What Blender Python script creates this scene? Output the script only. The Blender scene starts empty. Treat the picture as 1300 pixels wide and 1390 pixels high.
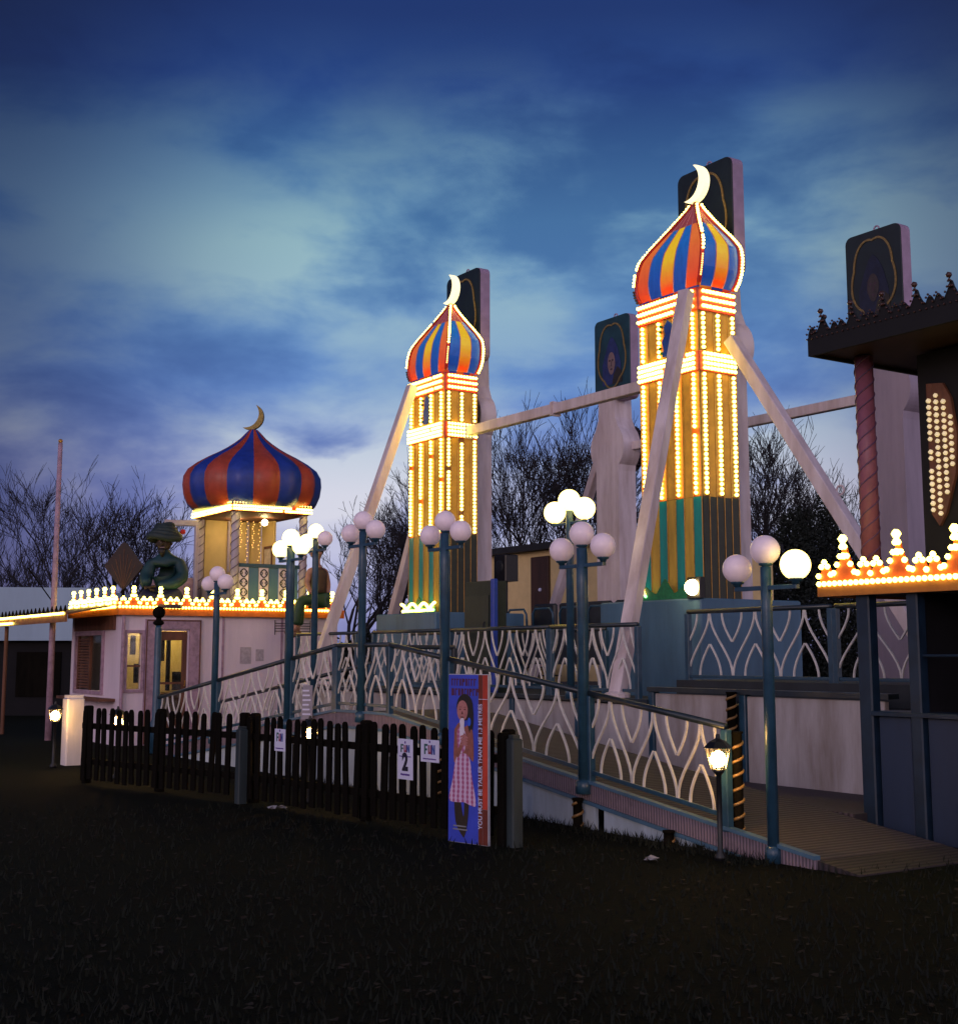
import bpy, bmesh, math, random
from math import sin, cos, pi, atan2, sqrt, radians
from mathutils import Vector, Matrix
random.seed(7)
S = bpy.context.scene
COL = S.collection

# ------------------------------------------------------------------ frames
CX, CY = -1.05, 15.7                     # where the entrance ramp reaches its landing
EX = (0.55, -0.835); EY = (0.835, 0.55)  # ride axes: along the front (towards us, right) / into the ride
ROT = atan2(EX[1], EX[0])
def F(x, w, z=0.0):
    return Vector((CX + x*EX[0] + w*EY[0], CY + x*EX[1] + w*EY[1], z))

# ------------------------------------------------------------------ materials
def nd(nt, t, **kw):
    n = nt.nodes.new(t)
    for k, v in kw.items():
        if k in n.inputs: n.inputs[k].default_value = v
        else: setattr(n, k, v)
    return n
MATS = {}
def pm(name, col, rough=0.55, var=0.25, scale=6.0, bump=0.0, metal=0.0, emit=None, estr=0.0, col2=None, streak=False, spec=0.4, bscale=None):
    if name in MATS: return MATS[name]
    m = bpy.data.materials.new(name); m.use_nodes = True
    nt = m.node_tree; nt.nodes.clear(); L = nt.links.new
    out = nd(nt, 'ShaderNodeOutputMaterial'); b = nd(nt, 'ShaderNodeBsdfPrincipled')
    L(b.outputs[0], out.inputs[0])
    b.inputs['Roughness'].default_value = rough; b.inputs['Metallic'].default_value = metal
    b.inputs['Specular IOR Level'].default_value = spec
    tc = nd(nt, 'ShaderNodeTexCoord'); mp = nd(nt, 'ShaderNodeMapping')
    mp.inputs['Scale'].default_value = (scale, scale, scale*(0.18 if streak else 1.0))
    L(tc.outputs['Object'], mp.inputs[0])
    n = nd(nt, 'ShaderNodeTexNoise'); n.inputs['Scale'].default_value = 1.0; n.inputs['Detail'].default_value = 7.0
    n.inputs['Roughness'].default_value = 0.65
    L(mp.outputs[0], n.inputs['Vector'])
    r = nd(nt, 'ShaderNodeValToRGB')
    c2 = col2 if col2 else tuple(c*(1-var) for c in col)
    r.color_ramp.elements[0].position = 0.32; r.color_ramp.elements[0].color = (*c2, 1)
    r.color_ramp.elements[1].position = 0.62; r.color_ramp.elements[1].color = (*col, 1)
    L(n.outputs['Fac'], r.inputs[0]); L(r.outputs[0], b.inputs['Base Color'])
    if bump:
        bp = nd(nt, 'ShaderNodeBump'); bp.inputs['Strength'].default_value = bump; bp.inputs['Distance'].default_value = 0.02
        n2 = nd(nt, 'ShaderNodeTexNoise'); n2.inputs['Scale'].default_value = (bscale or scale*6); n2.inputs['Detail'].default_value = 5
        L(tc.outputs['Object'], n2.inputs['Vector']); L(n2.outputs['Fac'], bp.inputs['Height']); L(bp.outputs[0], b.inputs['Normal'])
    if emit:
        b.inputs['Emission Color'].default_value = (*emit, 1); b.inputs['Emission Strength'].default_value = estr
    MATS[name] = m; return m
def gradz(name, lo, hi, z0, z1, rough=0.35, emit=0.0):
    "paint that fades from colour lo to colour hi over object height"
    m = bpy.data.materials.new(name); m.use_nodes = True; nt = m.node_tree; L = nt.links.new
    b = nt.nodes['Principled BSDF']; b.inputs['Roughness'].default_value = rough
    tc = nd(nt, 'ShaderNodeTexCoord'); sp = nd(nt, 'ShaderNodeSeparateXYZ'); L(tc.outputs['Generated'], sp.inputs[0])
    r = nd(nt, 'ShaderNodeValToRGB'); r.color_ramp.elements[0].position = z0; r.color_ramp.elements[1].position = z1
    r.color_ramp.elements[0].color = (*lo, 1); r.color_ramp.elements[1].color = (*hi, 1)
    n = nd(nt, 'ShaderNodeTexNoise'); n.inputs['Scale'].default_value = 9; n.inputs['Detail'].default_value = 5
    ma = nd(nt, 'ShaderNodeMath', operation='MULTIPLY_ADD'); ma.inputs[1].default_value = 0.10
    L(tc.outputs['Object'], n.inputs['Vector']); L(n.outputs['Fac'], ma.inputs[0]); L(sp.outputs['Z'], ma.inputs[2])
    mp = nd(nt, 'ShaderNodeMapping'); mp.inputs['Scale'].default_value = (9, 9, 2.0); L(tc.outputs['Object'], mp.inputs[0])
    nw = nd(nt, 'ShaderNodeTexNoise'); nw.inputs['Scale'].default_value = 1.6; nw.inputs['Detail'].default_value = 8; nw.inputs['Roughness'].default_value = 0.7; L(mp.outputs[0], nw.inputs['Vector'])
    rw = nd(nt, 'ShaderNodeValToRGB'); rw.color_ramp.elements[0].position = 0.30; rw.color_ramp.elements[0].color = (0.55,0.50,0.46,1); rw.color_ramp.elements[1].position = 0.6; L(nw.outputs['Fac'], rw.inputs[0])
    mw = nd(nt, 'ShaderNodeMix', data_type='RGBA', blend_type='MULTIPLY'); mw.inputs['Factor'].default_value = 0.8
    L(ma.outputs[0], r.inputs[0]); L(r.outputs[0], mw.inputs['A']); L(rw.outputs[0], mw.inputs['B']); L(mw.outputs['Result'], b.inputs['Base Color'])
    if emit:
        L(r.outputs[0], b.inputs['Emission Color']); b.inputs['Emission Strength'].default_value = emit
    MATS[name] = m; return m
def planks(name, col, col2, sx=8.0):
    m = bpy.data.materials.new(name); m.use_nodes = True; nt = m.node_tree; L = nt.links.new
    b = nt.nodes['Principled BSDF']; b.inputs['Roughness'].default_value = 0.75
    tc = nd(nt, 'ShaderNodeTexCoord'); wv = nd(nt, 'ShaderNodeTexWave', bands_direction='X')
    wv.inputs['Scale'].default_value = sx; wv.inputs['Distortion'].default_value = 0.4; wv.inputs['Detail'].default_value = 3
    L(tc.outputs['Object'], wv.inputs['Vector'])
    n = nd(nt, 'ShaderNodeTexNoise'); n.inputs['Scale'].default_value = 14; n.inputs['Detail'].default_value = 6
    L(tc.outputs['Object'], n.inputs['Vector'])
    mx = nd(nt, 'ShaderNodeMath', operation='MULTIPLY'); L(wv.outputs['Fac'], mx.inputs[0]); L(n.outputs['Fac'], mx.inputs[1])
    r = nd(nt, 'ShaderNodeValToRGB'); r.color_ramp.elements[0].position = 0.05; r.color_ramp.elements[0].color = (*col2, 1)
    r.color_ramp.elements[1].position = 0.4; r.color_ramp.elements[1].color = (*col, 1)
    L(mx.outputs[0], r.inputs[0]); L(r.outputs[0], b.inputs['Base Color'])
    bp = nd(nt, 'ShaderNodeBump'); bp.inputs['Strength'].default_value = 0.5; bp.inputs['Distance'].default_value = 0.01
    L(wv.outputs['Fac'], bp.inputs['Height']); L(bp.outputs[0], b.inputs['Normal'])
    MATS[name] = m; return m
def emis(name, col, st):
    m = bpy.data.materials.new(name); m.use_nodes = True; nt = m.node_tree
    b = nt.nodes['Principled BSDF']; b.inputs['Base Color'].default_value = (0.8, 0.78, 0.7, 1)
    b.inputs['Roughness'].default_value = 0.3
    tc = nd(nt, 'ShaderNodeTexCoord'); n = nd(nt, 'ShaderNodeTexNoise'); n.inputs['Scale'].default_value = 5.0
    r = nd(nt, 'ShaderNodeValToRGB'); r.color_ramp.elements[0].color = (*[c*0.8 for c in col], 1); r.color_ramp.elements[1].color = (*col, 1)
    nt.links.new(tc.outputs['Object'], n.inputs['Vector']); nt.links.new(n.outputs['Fac'], r.inputs[0])
    nt.links.new(r.outputs[0], b.inputs['Emission Color']); b.inputs['Emission Strength'].default_value = st
    MATS[name] = m; return m
def glass(name, tint=(0.8, 0.85, 0.8), rough=0.05):
    m = bpy.data.materials.new(name); m.use_nodes = True; nt = m.node_tree; nt.nodes.clear(); L = nt.links.new
    out = nd(nt, 'ShaderNodeOutputMaterial'); mx = nd(nt, 'ShaderNodeMixShader'); g = nd(nt, 'ShaderNodeBsdfGlossy'); t = nd(nt, 'ShaderNodeBsdfTransparent')
    t.inputs[0].default_value = (*tint, 1); g.inputs['Roughness'].default_value = rough; g.inputs[0].default_value = (0.8, 0.8, 0.85, 1)
    mx.inputs[0].default_value = 0.12
    L(t.outputs[0], mx.inputs[1]); L(g.outputs[0], mx.inputs[2]); L(mx.outputs[0], out.inputs[0])
    MATS[name] = m; return m

WHITE = pm('weathered_white_paint', (0.66, 0.62, 0.66), 0.5, 0.28, 3, 0.15, streak=True)
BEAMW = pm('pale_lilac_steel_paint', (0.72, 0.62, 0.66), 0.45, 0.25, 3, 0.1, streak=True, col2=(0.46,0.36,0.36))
BEAMD = pm('shaded_lilac_steel_paint', (0.34, 0.28, 0.36), 0.5, 0.25, 3, 0.1, streak=True)  # darker copy of the lilac steel paint, shade put into the colour
BLUE = pm('blue_post_paint', (0.024, 0.075, 0.13), 0.35, 0.35, 8, 0.1, spec=0.5)
BLUEB = pm('bright_blue_paint', (0.02, 0.06, 0.42), 0.4, 0.3, 8)
PLINTH = pm('dull_blue_plinth_paint', (0.075, 0.165, 0.265), 0.5, 0.35, 2.2, 0.1, streak=True)
RAILD = pm('dark_rail_paint', (0.018, 0.030, 0.042), 0.35, 0.4, 9, spec=0.6)
LATT = pm('cream_lattice_paint', (0.74, 0.71, 0.69), 0.4, 0.3, 7, spec=0.5)
SKIRT = pm('blue_white_skirt_paint', (0.50, 0.60, 0.70), 0.55, 0.45, 2.2, 0.15, streak=True)
WALLW = pm('grubby_white_panel_paint', (0.50, 0.46, 0.48), 0.6, 0.35, 2.6, 0.15, streak=True, col2=(0.27,0.22,0.20))
PINK = pm('pink_wall_paint', (0.80, 0.66, 0.76), 0.6, 0.24, 1.3, 0.25, bscale=60, streak=True)
PINKTRIM = pm('mauve_trim_paint', (0.42, 0.27, 0.36), 0.5, 0.4, 9, 0.3)
BROWN = pm('brown_wood', (0.16, 0.062, 0.035), 0.6, 0.5, 7, 0.3, streak=True)
DARKW = pm('dark_stained_wood', (0.0075, 0.0062, 0.0045), 0.9, 0.5, 9, 0.3, streak=True, spec=0.06)
BLACK = pm('black_metal', (0.010, 0.010, 0.012), 0.4, 0.3, 10)
GOLD = pm('gold_paint', (0.50, 0.27, 0.06), 0.35, 0.4, 12, metal=0.3)
OLDGOLD = pm('tarnished_gold', (0.22, 0.16, 0.04), 0.4, 0.5, 14, 0.2, metal=0.4)
RED = pm('red_paint', (0.62, 0.035, 0.02), 0.4, 0.3, 8)
ORANGE = pm('orange_paint', (0.72, 0.16, 0.015), 0.4, 0.25, 8)
MUST = pm('mustard_paint', (0.62, 0.31, 0.03), 0.4, 0.3, 6)
MUSTD = pm('olive_mustard_paint', (0.58, 0.36, 0.05), 0.4, 0.35, 6, streak=True)
TEAL = pm('teal_paint', (0.008, 0.27, 0.27), 0.35, 0.35, 6, streak=True)
DGREEN = pm('dark_brown_green_paint', (0.026, 0.032, 0.016), 0.4, 0.4, 6)
NAVYG = pm('dark_teal_board_paint', (0.012, 0.055, 0.075), 0.35, 0.5, 3)
BOARDSIDE = pm('lilac_board_edge', (0.40, 0.28, 0.42), 0.5, 0.25, 4)
YELLOWB = pm('cream_render', (0.74, 0.54, 0.26), 0.8, 0.12, 3, 0.3, bscale=50)
ROOFD = pm('dark_roof_felt', (0.018, 0.018, 0.022), 0.8, 0.4, 5)
TREE = pm('winter_bark', (0.020, 0.017, 0.022), 0.9, 0.4, 6)
BUSH = pm('evergreen_leaf', (0.012, 0.018, 0.014), 0.8, 0.6, 5)
FABRICB = pm('pale_blue_roof_sheet', (0.30, 0.42, 0.55), 0.5, 0.25, 0.6, streak=True)
PLANK = planks('lilac_brown_planks', (0.24, 0.18, 0.225), (0.10, 0.08, 0.10), 9)
DECKM = planks('worn_deck_planks', (0.075, 0.055, 0.066), (0.024, 0.018, 0.022), 5)
LILACG = pm('frosted_globe_glow', (0.88, 0.74, 0.82), 0.3, 0.10, 9, 0.0, spec=0.4, emit=(0.8,0.55,0.68), estr=0.10)  # faint glow added to the globe surface to brighten the unlit globes
BULB = emis('lit_bulb', (1.0, 0.80, 0.115), 10.0)
BULBO = emis('orange_lit_bulb', (1.0, 0.50, 0.10), 4.0)
BULBG = emis('green_lit_bulb', (0.25, 1.0, 0.30), 3.0)
BULBOFF = pm('unlit_bulb', (0.07, 0.03, 0.025), 0.2, 0.3, 20)
MOON = emis('lit_crescent', (1.0, 0.86, 0.42), 1.5)
GLOBEL = emis('lit_globe', (1.0, 0.74, 0.19), 5.0)
LANT = emis('lantern_flame', (1.0, 0.62, 0.22), 150.0)
SPOT = emis('spot_lamp_lens', (1.0, 0.72, 0.30), 40.0)
INLAMP = emis('warm_interior_tube', (1.0, 0.72, 0.32), 60.0)
INWALL = pm('warm_interior_wall', (0.62, 0.46, 0.20), 0.7, 0.15, 3)
GLASS = glass('window_glass')
FROST = glass('lantern_glass', (1, 0.9, 0.75), 0.3)
SIGNW = pm('white_sign_face', (0.66, 0.66, 0.86), 0.5, 0.06, 10)
INK = pm('black_ink', (0.012, 0.010, 0.03), 0.5, 0.2, 10)
VIOLET = pm('violet_ink', (0.10, 0.03, 0.30), 0.5, 0.2, 10)
SGREEN = pm('green_ink', (0.03, 0.12, 0.12), 0.5, 0.3, 60)
SRED = pm('red_ink', (0.30, 0.05, 0.10), 0.5, 0.3, 60)
SBLUE = pm('blue_ink', (0.03, 0.08, 0.34), 0.5, 0.3, 60)
PBLUE = pm('poster_blue_print', (0.045, 0.075, 0.60), 0.45, 0.2, 6)
PRED = pm('poster_red_print', (0.62, 0.055, 0.025), 0.45, 0.5, 3)
PDRED = pm('poster_dark_red_print', (0.10, 0.020, 0.07), 0.45, 0.3, 9)
PBROWN = pm('poster_maroon_print', (0.17, 0.028, 0.014), 0.5, 0.4, 5)
SKIN = pm('printed_skin', (0.34, 0.115, 0.085), 0.5, 0.35, 22)
SKIN2 = pm('printed_skin_light', (0.50, 0.20, 0.19), 0.5, 0.25, 30)
HAIR = pm('printed_hair', (0.020, 0.014, 0.012), 0.5, 0.4, 20)
LEGD = pm('printed_leg_dark', (0.035, 0.022, 0.014), 0.5, 0.4, 20)  # dark print tone for the girl's legs
ICE = pm('printed_ice_cream', (0.78, 0.70, 0.82), 0.5, 0.15, 30)

def checked():
    m = bpy.data.materials.new('printed_pink_check'); m.use_nodes = True; nt = m.node_tree; L = nt.links.new
    b = nt.nodes['Principled BSDF']; b.inputs['Roughness'].default_value = 0.5
    tc = nd(nt, 'ShaderNodeTexCoord')
    w1 = nd(nt, 'ShaderNodeTexWave', bands_direction='X'); w1.inputs['Scale'].default_value = 5.6; w1.inputs['Distortion'].default_value = 1.5; w1.inputs['Detail Scale'].default_value = 1.0
    w2 = nd(nt, 'ShaderNodeTexWave', bands_direction='Z'); w2.inputs['Scale'].default_value = 8.0; w2.inputs['Distortion'].default_value = 0.8
    L(tc.outputs['Object'], w1.inputs['Vector']); L(tc.outputs['Object'], w2.inputs['Vector'])
    ad = nd(nt, 'ShaderNodeMath', operation='MULTIPLY_ADD'); ad.inputs[1].default_value = 0.45
    L(w2.outputs['Fac'], ad.inputs[0]); L(w1.outputs['Fac'], ad.inputs[2])
    r = nd(nt, 'ShaderNodeValToRGB'); r.color_ramp.elements[0].position = 0.35; r.color_ramp.elements[0].color = (0.40, 0.085, 0.22, 1)
    r.color_ramp.elements[1].position = 0.86; r.color_ramp.elements[1].color = (0.66, 0.46, 0.66, 1)
    L(ad.outputs[0], r.inputs[0]); L(r.outputs[0], b.inputs['Base Color'])
    return m
CHECK = checked()

# ------------------------------------------------------------------ mesh builder
_t = (1+sqrt(5))/2
ICO_V = [Vector(v).normalized() for v in [(-1,_t,0),(1,_t,0),(-1,-_t,0),(1,-_t,0),(0,-1,_t),(0,1,_t),(0,-1,-_t),(0,1,-_t),(_t,0,-1),(_t,0,1),(-_t,0,-1),(-_t,0,1)]]
ICO_F = [(0,11,5),(0,5,1),(0,1,7),(0,7,10),(0,10,11),(1,5,9),(5,11,4),(11,10,2),(10,7,6),(7,1,8),(3,9,4),(3,4,2),(3,2,6),(3,6,8),(3,8,9),(4,9,5),(2,4,11),(6,2,10),(8,6,7),(9,8,1)]
BZ = {}
class MB:
    def __init__(s): s.v = []; s.f = []; s.mi = []; s.m = 0
    def add(s, vs, fs):
        o = len(s.v); s.v += [tuple(v) for v in vs]
        for f in fs: s.f.append([i+o for i in f]); s.mi.append(s.m)
        return s
    def box(s, x0, x1, y0, y1, z0, z1):
        return s.add([(x0,y0,z0),(x1,y0,z0),(x1,y1,z0),(x0,y1,z0),(x0,y0,z1),(x1,y0,z1),(x1,y1,z1),(x0,y1,z1)],
                     [(0,3,2,1),(4,5,6,7),(0,1,5,4),(1,2,6,5),(2,3,7,6),(3,0,4,7)])
    def bbox(s, x0, x1, y0, y1, z0, z1, b=0.012):
        "box with chamfered vertical edges and top"
        p = [(x0+b,y0),(x1-b,y0),(x1,y0+b),(x1,y1-b),(x1-b,y1),(x0+b,y1),(x0,y1-b),(x0,y0+b)]
        cx, cy = (x0+x1)/2, (y0+y1)/2
        q = [(cx+(x-cx)*(1-2*b/(x1-x0)), cy+(y-cy)*(1-2*b/(y1-y0))) for x, y in p]
        vs = [(x,y,z0) for x,y in p]+[(x,y,z1-b) for x,y in p]+[(x,y,z1) for x,y in q]
        fs = [tuple(range(7,-1,-1)), tuple(range(16,24))]
        for k in range(2):
            for i in range(8):
                j = (i+1)%8; fs.append((k*8+i, k*8+j, k*8+8+j, k*8+8+i))
        return s.add(vs, fs)
    def beam(s, p, q, w, h, up=Vector((0,0,1)), b=0.15):
        p, q = Vector(p), Vector(q); d = (q-p).normalized()
        if abs(d.dot(up)) > 0.98: up = Vector((0,1,0))
        r = d.cross(up).normalized(); u = r.cross(d).normalized()
        c = min(w, h)*b
        sec = [(-w/2+c,-h/2),(w/2-c,-h/2),(w/2,-h/2+c),(w/2,h/2-c),(w/2-c,h/2),(-w/2+c,h/2),(-w/2,h/2-c),(-w/2,-h/2+c)]
        vs = [p+r*a+u*e for a,e in sec]+[q+r*a+u*e for a,e in sec]
        fs = [tuple(range(8)), tuple(range(15,7,-1))]+[(i, i+8, (i+1)%8+8, (i+1)%8) for i in range(8)]
        return s.add(vs, fs)
    def tube(s, pts, r, seg=6, closed=False):
        pts = [Vector(p) for p in pts]; n = len(pts)
        rr = r if isinstance(r, (list, tuple)) else [r]*n
        vs = []; ref = None
        for i, p in enumerate(pts):
            a = pts[(i-1) % n] if (closed or i > 0) else p; c = pts[(i+1) % n] if (closed or i < n-1) else p
            d = (c-a)
            d = d.normalized() if d.length > 1e-9 else Vector((0,0,1))
            if ref is None: ref = Vector((0,0,1)) if abs(d.z) < 0.9 else Vector((1,0,0))
            u = (ref-d*ref.dot(d)); u = u.normalized() if u.length > 1e-6 else d.orthogonal().normalized()
            ref = u; w = d.cross(u)
            for k in range(seg):
                t = 2*pi*(k+0.5)/seg; vs.append(p+(u*cos(t)+w*sin(t))*rr[i])
        fs = []
        for i in range(n if closed else n-1):
            j = (i+1) % n
            for k in range(seg):
                l = (k+1) % seg; fs.append((i*seg+k, i*seg+l, j*seg+l, j*seg+k))
        if not closed: fs += [tuple(range(seg-1,-1,-1)), tuple((n-1)*seg+k for k in range(seg))]
        return s.add(vs, fs)
    def lathe(s, prof, seg=16, c=(0,0,0), mod=None, mats=None):
        vs = []; fs = []; n = len(prof)
        for r, z in prof:
            for k in range(seg):
                t = 2*pi*k/seg; m = mod(t, z) if mod else 1.0
                vs.append((c[0]+r*m*cos(t), c[1]+r*m*sin(t), c[2]+z))
        o = len(s.v); s.v += vs
        for i in range(n-1):
            for k in range(seg):
                l = (k+1) % seg; s.f.append([o+x for x in (i*seg+k, i*seg+l, (i+1)*seg+l, (i+1)*seg+k)])
                s.mi.append(mats(k, i) if mats else s.m)
        s.f.append([o+k for k in range(seg-1,-1,-1)]); s.mi.append(s.m)
        s.f.append([o+(n-1)*seg+k for k in range(seg)]); s.mi.append(s.m)
        return s
    def ball(s, c, r, seg=14, rings=9, sz=1.0):
        prof = [(max(r*sin(pi*i/rings), r*0.01), -r*sz*cos(pi*i/rings)) for i in range(rings+1)]
        return s.lathe(prof, seg, c)
    def ico(s, c, r):
        c = Vector(c); return s.add([c+v*r for v in ICO_V], ICO_F)
    def prism(s, poly, y0, y1):
        "polygon in the local x-z plane extruded along y"
        n = len(poly)
        vs = [(x,y0,z) for x,z in poly]+[(x,y1,z) for x,z in poly]
        fs = [tuple(range(n)), tuple(range(2*n-1,n-1,-1))]+[(i, i+n, (i+1)%n+n, (i+1)%n) for i in range(n)]
        return s.add(vs, fs)
    def ribbon(s, pts, w, y0, y1):
        "flat curved bar in the x-z plane"
        n = len(pts); vs = []
        for i in range(n):
            a = pts[max(i-1,0)]; c = pts[min(i+1,n-1)]; dx, dz = c[0]-a[0], c[1]-a[1]; l = sqrt(dx*dx+dz*dz) or 1
            nx, nz = -dz/l*w/2, dx/l*w/2; x, z = pts[i]
            vs += [(x+nx,y0,z+nz),(x-nx,y0,z-nz),(x-nx,y1,z-nz),(x+nx,y1,z+nz)]
        fs = []
        for i in range(n-1):
            for k in range(4):
                fs.append((i*4+k, i*4+(k+1)%4, i*4+4+(k+1)%4, i*4+4+k))
        fs += [(3,2,1,0), tuple(n*4-4+k for k in range(4))]
        return s.add(vs, fs)
    def mesh(s, name, mat, smooth=False):
        me = bpy.data.meshes.new(name); me.from_pydata(s.v, [], s.f)
        ms = mat if isinstance(mat, (list, tuple)) else [mat]
        for m in ms: me.materials.append(m)
        if len(ms) > 1: me.polygons.foreach_set('material_index', s.mi)
        me.validate()
        bm = bmesh.new(); bm.from_mesh(me); bmesh.ops.recalc_face_normals(bm, faces=bm.faces); bm.to_mesh(me); bm.free()
        if smooth: me.polygons.foreach_set('use_smooth', [True]*len(me.polygons))
        me.update(); return me
    def build(s, name, mat, parent=None, smooth=False, label=None):
        bz = BZ.get(parent.name, 0.0) if parent else 0.0
        if bz: s.v = [(x, y, z-bz) for x, y, z in s.v]
        o = bpy.data.objects.new(name, s.mesh(name, mat, smooth)); COL.objects.link(o)
        if parent: o.parent = parent; BZ[o.name] = bz
        if label: o['label'] = label
        return o
def tag(o, label=None, cat=None, group=None, kind=None):
    if label: o['label'] = label
    if cat: o['category'] = cat
    if group: o['group'] = group
    if kind: o['kind'] = kind
    return o
def thing(name, label, cat, loc, rz=0.0, group=None, bz=True):
    o = bpy.data.objects.new(name, None); o.empty_display_size = 0.1; COL.objects.link(o)
    o.location = loc; o.rotation_euler = (0, 0, rz); BZ[o.name] = loc[2] if bz else 0.0
    return tag(o, label, cat, group)
def single(mb, name, mat, loc, rz, label, cat, group=None, kind=None, smooth=False):
    loc = Vector(loc); mb.v = [(x, y, z-loc.z) for x, y, z in mb.v]
    o = mb.build(name, mat, None, smooth); o.location = loc; o.rotation_euler = (0,0,rz)
    return tag(o, label, cat, group, kind)
def copy_tree(o, parent=None):
    c = o.copy(); COL.objects.link(c)
    if parent: c.parent = parent
    for ch in o.children: copy_tree(ch, c)
    return c
def text(name, body, size, mat, parent, x, y, z, rz=0.0, roll=0.0, align='CENTER', sx=1.0, bold=0.012):
    cu = bpy.data.curves.new(name, 'FONT'); cu.body = body; cu.size = size; cu.extrude = 0.001
    cu.align_x = align; cu.align_y = 'CENTER'; cu.offset = size*bold; cu.materials.append(mat)
    o = bpy.data.objects.new(name, cu); COL.objects.link(o); o.parent = parent
    o.matrix_local = Matrix.Translation((x, y, z-BZ.get(parent.name, 0))) @ Matrix.Rotation(rz, 4, 'Z') @ Matrix.Rotation(pi/2, 4, 'X') @ Matrix.Rotation(roll, 4, 'Z') @ Matrix.Scale(sx, 4, (1,0,0))
    bpy.context.view_layer.update()
    me = bpy.data.meshes.new_from_object(o.evaluated_get(bpy.context.evaluated_depsgraph_get()))
    q = bpy.data.objects.new(name, me); COL.objects.link(q); q.parent = parent; q.matrix_local = o.matrix_local.copy()
    bpy.data.objects.remove(o); q.name = name
    BZ[q.name] = BZ.get(parent.name, 0)
    return q
def ease(v): return 0.5-0.5*cos(pi*v)
def bulbs(path, n, r, name='bulb_strip', mat=None, parent=None, skip=None):
    "n bulbs evenly spread along a polyline"
    path = [Vector(p) for p in path]; seg = [(path[i+1]-path[i]).length for i in range(len(path)-1)]; T = sum(seg)
    mb = MB()
    for k in range(n):
        d = T*(k+0.5)/n; i = 0
        while i < len(seg)-1 and d > seg[i]: d -= seg[i]; i += 1
        if n > 12 and random.random() < 0.025: continue   # a blown bulb here and there
        mb.ico(path[i].lerp(path[i+1], d/max(seg[i],1e-6)), r*random.uniform(0.94, 1.05))
    return mb.build(name, mat or BULB, parent, True)

# ------------------------------------------------------------------ deck heights along the front
def dz(x):
    if x > 0: return 0.90-0.127*x
    if x < -1.34: return 0.90+0.128*(x+1.34)
    return 0.90

# ------------------------------------------------------------------ ground
def ground():
    m = bpy.data.materials.new('dark_trodden_grass'); m.use_nodes = True; nt = m.node_tree; L = nt.links.new
    b = nt.nodes['Principled BSDF']; b.inputs['Roughness'].default_value = 0.95; b.inputs['Specular IOR Level'].default_value = 0.1
    tc = nd(nt, 'ShaderNodeTexCoord')
    n1 = nd(nt, 'ShaderNodeTexNoise'); n1.inputs['Scale'].default_value = 0.35; n1.inputs['Detail'].default_value = 6
    n2 = nd(nt, 'ShaderNodeTexNoise'); n2.inputs['Scale'].default_value = 22; n2.inputs['Detail'].default_value = 8; n2.inputs['Roughness'].default_value = 0.75
    L(tc.outputs['Object'], n1.inputs['Vector']); L(tc.outputs['Object'], n2.inputs['Vector'])
    mx = nd(nt, 'ShaderNodeMath', operation='MULTIPLY'); L(n1.outputs['Fac'], mx.inputs[0]); L(n2.outputs['Fac'], mx.inputs[1])
    r = nd(nt, 'ShaderNodeValToRGB'); r.color_ramp.elements[0].position = 0.12; r.color_ramp.elements[0].color = (0.0014, 0.0024, 0.0009, 1)
    r.color_ramp.elements[1].position = 0.42; r.color_ramp.elements[1].color = (0.0048, 0.0080, 0.0026, 1)
    L(mx.outputs[0], r.inputs[0]); L(r.outputs[0], b.inputs['Base Color'])
    bp = nd(nt, 'ShaderNodeBump'); bp.inputs['Strength'].default_value = 0.9; bp.inputs['Distance'].default_value = 0.05
    L(n2.outputs['Fac'], bp.inputs['Height']); L(bp.outputs[0], b.inputs['Normal'])
    mb = MB(); mb.add([(-600,-300,0),(600,-300,0),(600,900,0),(-600,900,0)], [(0,1,2,3)])
    o = mb.build('ground', m); tag(o, kind='structure')
    # rough grass blades
    g = MB(); GR = pm('grass_blade', (0.0040, 0.0068, 0.0022), 0.9, 0.5, 3)
    def blade(x, y, h):
        a = random.uniform(0, 2*pi); c, s_ = cos(a)*0.008, sin(a)*0.008; lx, ly = random.gauss(0, h*0.35), random.gauss(0, h*0.35)
        g.add([(x-c,y-s_,0),(x+c,y+s_,0),(x+lx,y+ly,h)], [(0,1,2)])
    for _ in range(9000):
        Y = 5.5+random.random()**1.6*9; X = random.uniform(-0.4, 0.4)*Y
        blade(X, Y, random.uniform(0.02, 0.07))
    for _ in range(3600):
        p = F(random.uniform(-2.5, 6.2), -0.06-abs(random.gauss(0, 0.10)), 0); blade(p.x, p.y, 0.02+0.09*random.random()**3)
    o = g.build('grass', GR)
    lf = MB()
    for _ in range(700):
        Y = 6+random.random()**1.3*8; X = random.uniform(-0.4,0.4)*Y; a = random.uniform(0,6.3); r = random.uniform(0.012,0.035); z = random.uniform(0.004,0.02)
        lf.add([(X+r*cos(a+q)*(1 if k%2 else 0.55), Y+r*sin(a+q)*(1 if k%2 else 0.55), z+random.uniform(0,0.012)) for k, q in enumerate((0,0.9,1.8,3.1,4.2,5.3))], [tuple(range(6))])
    fl = lf.build('fallen_leaves', pm('dead_leaf', (0.020,0.013,0.006), 0.9, 0.5, 30)); tag(fl, 'scattered dead leaves over the foreground grass', None, None, 'stuff')
    o = o; tag(o, 'short rough dark grass across the foreground', None, None, 'stuff')
ground()

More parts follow.
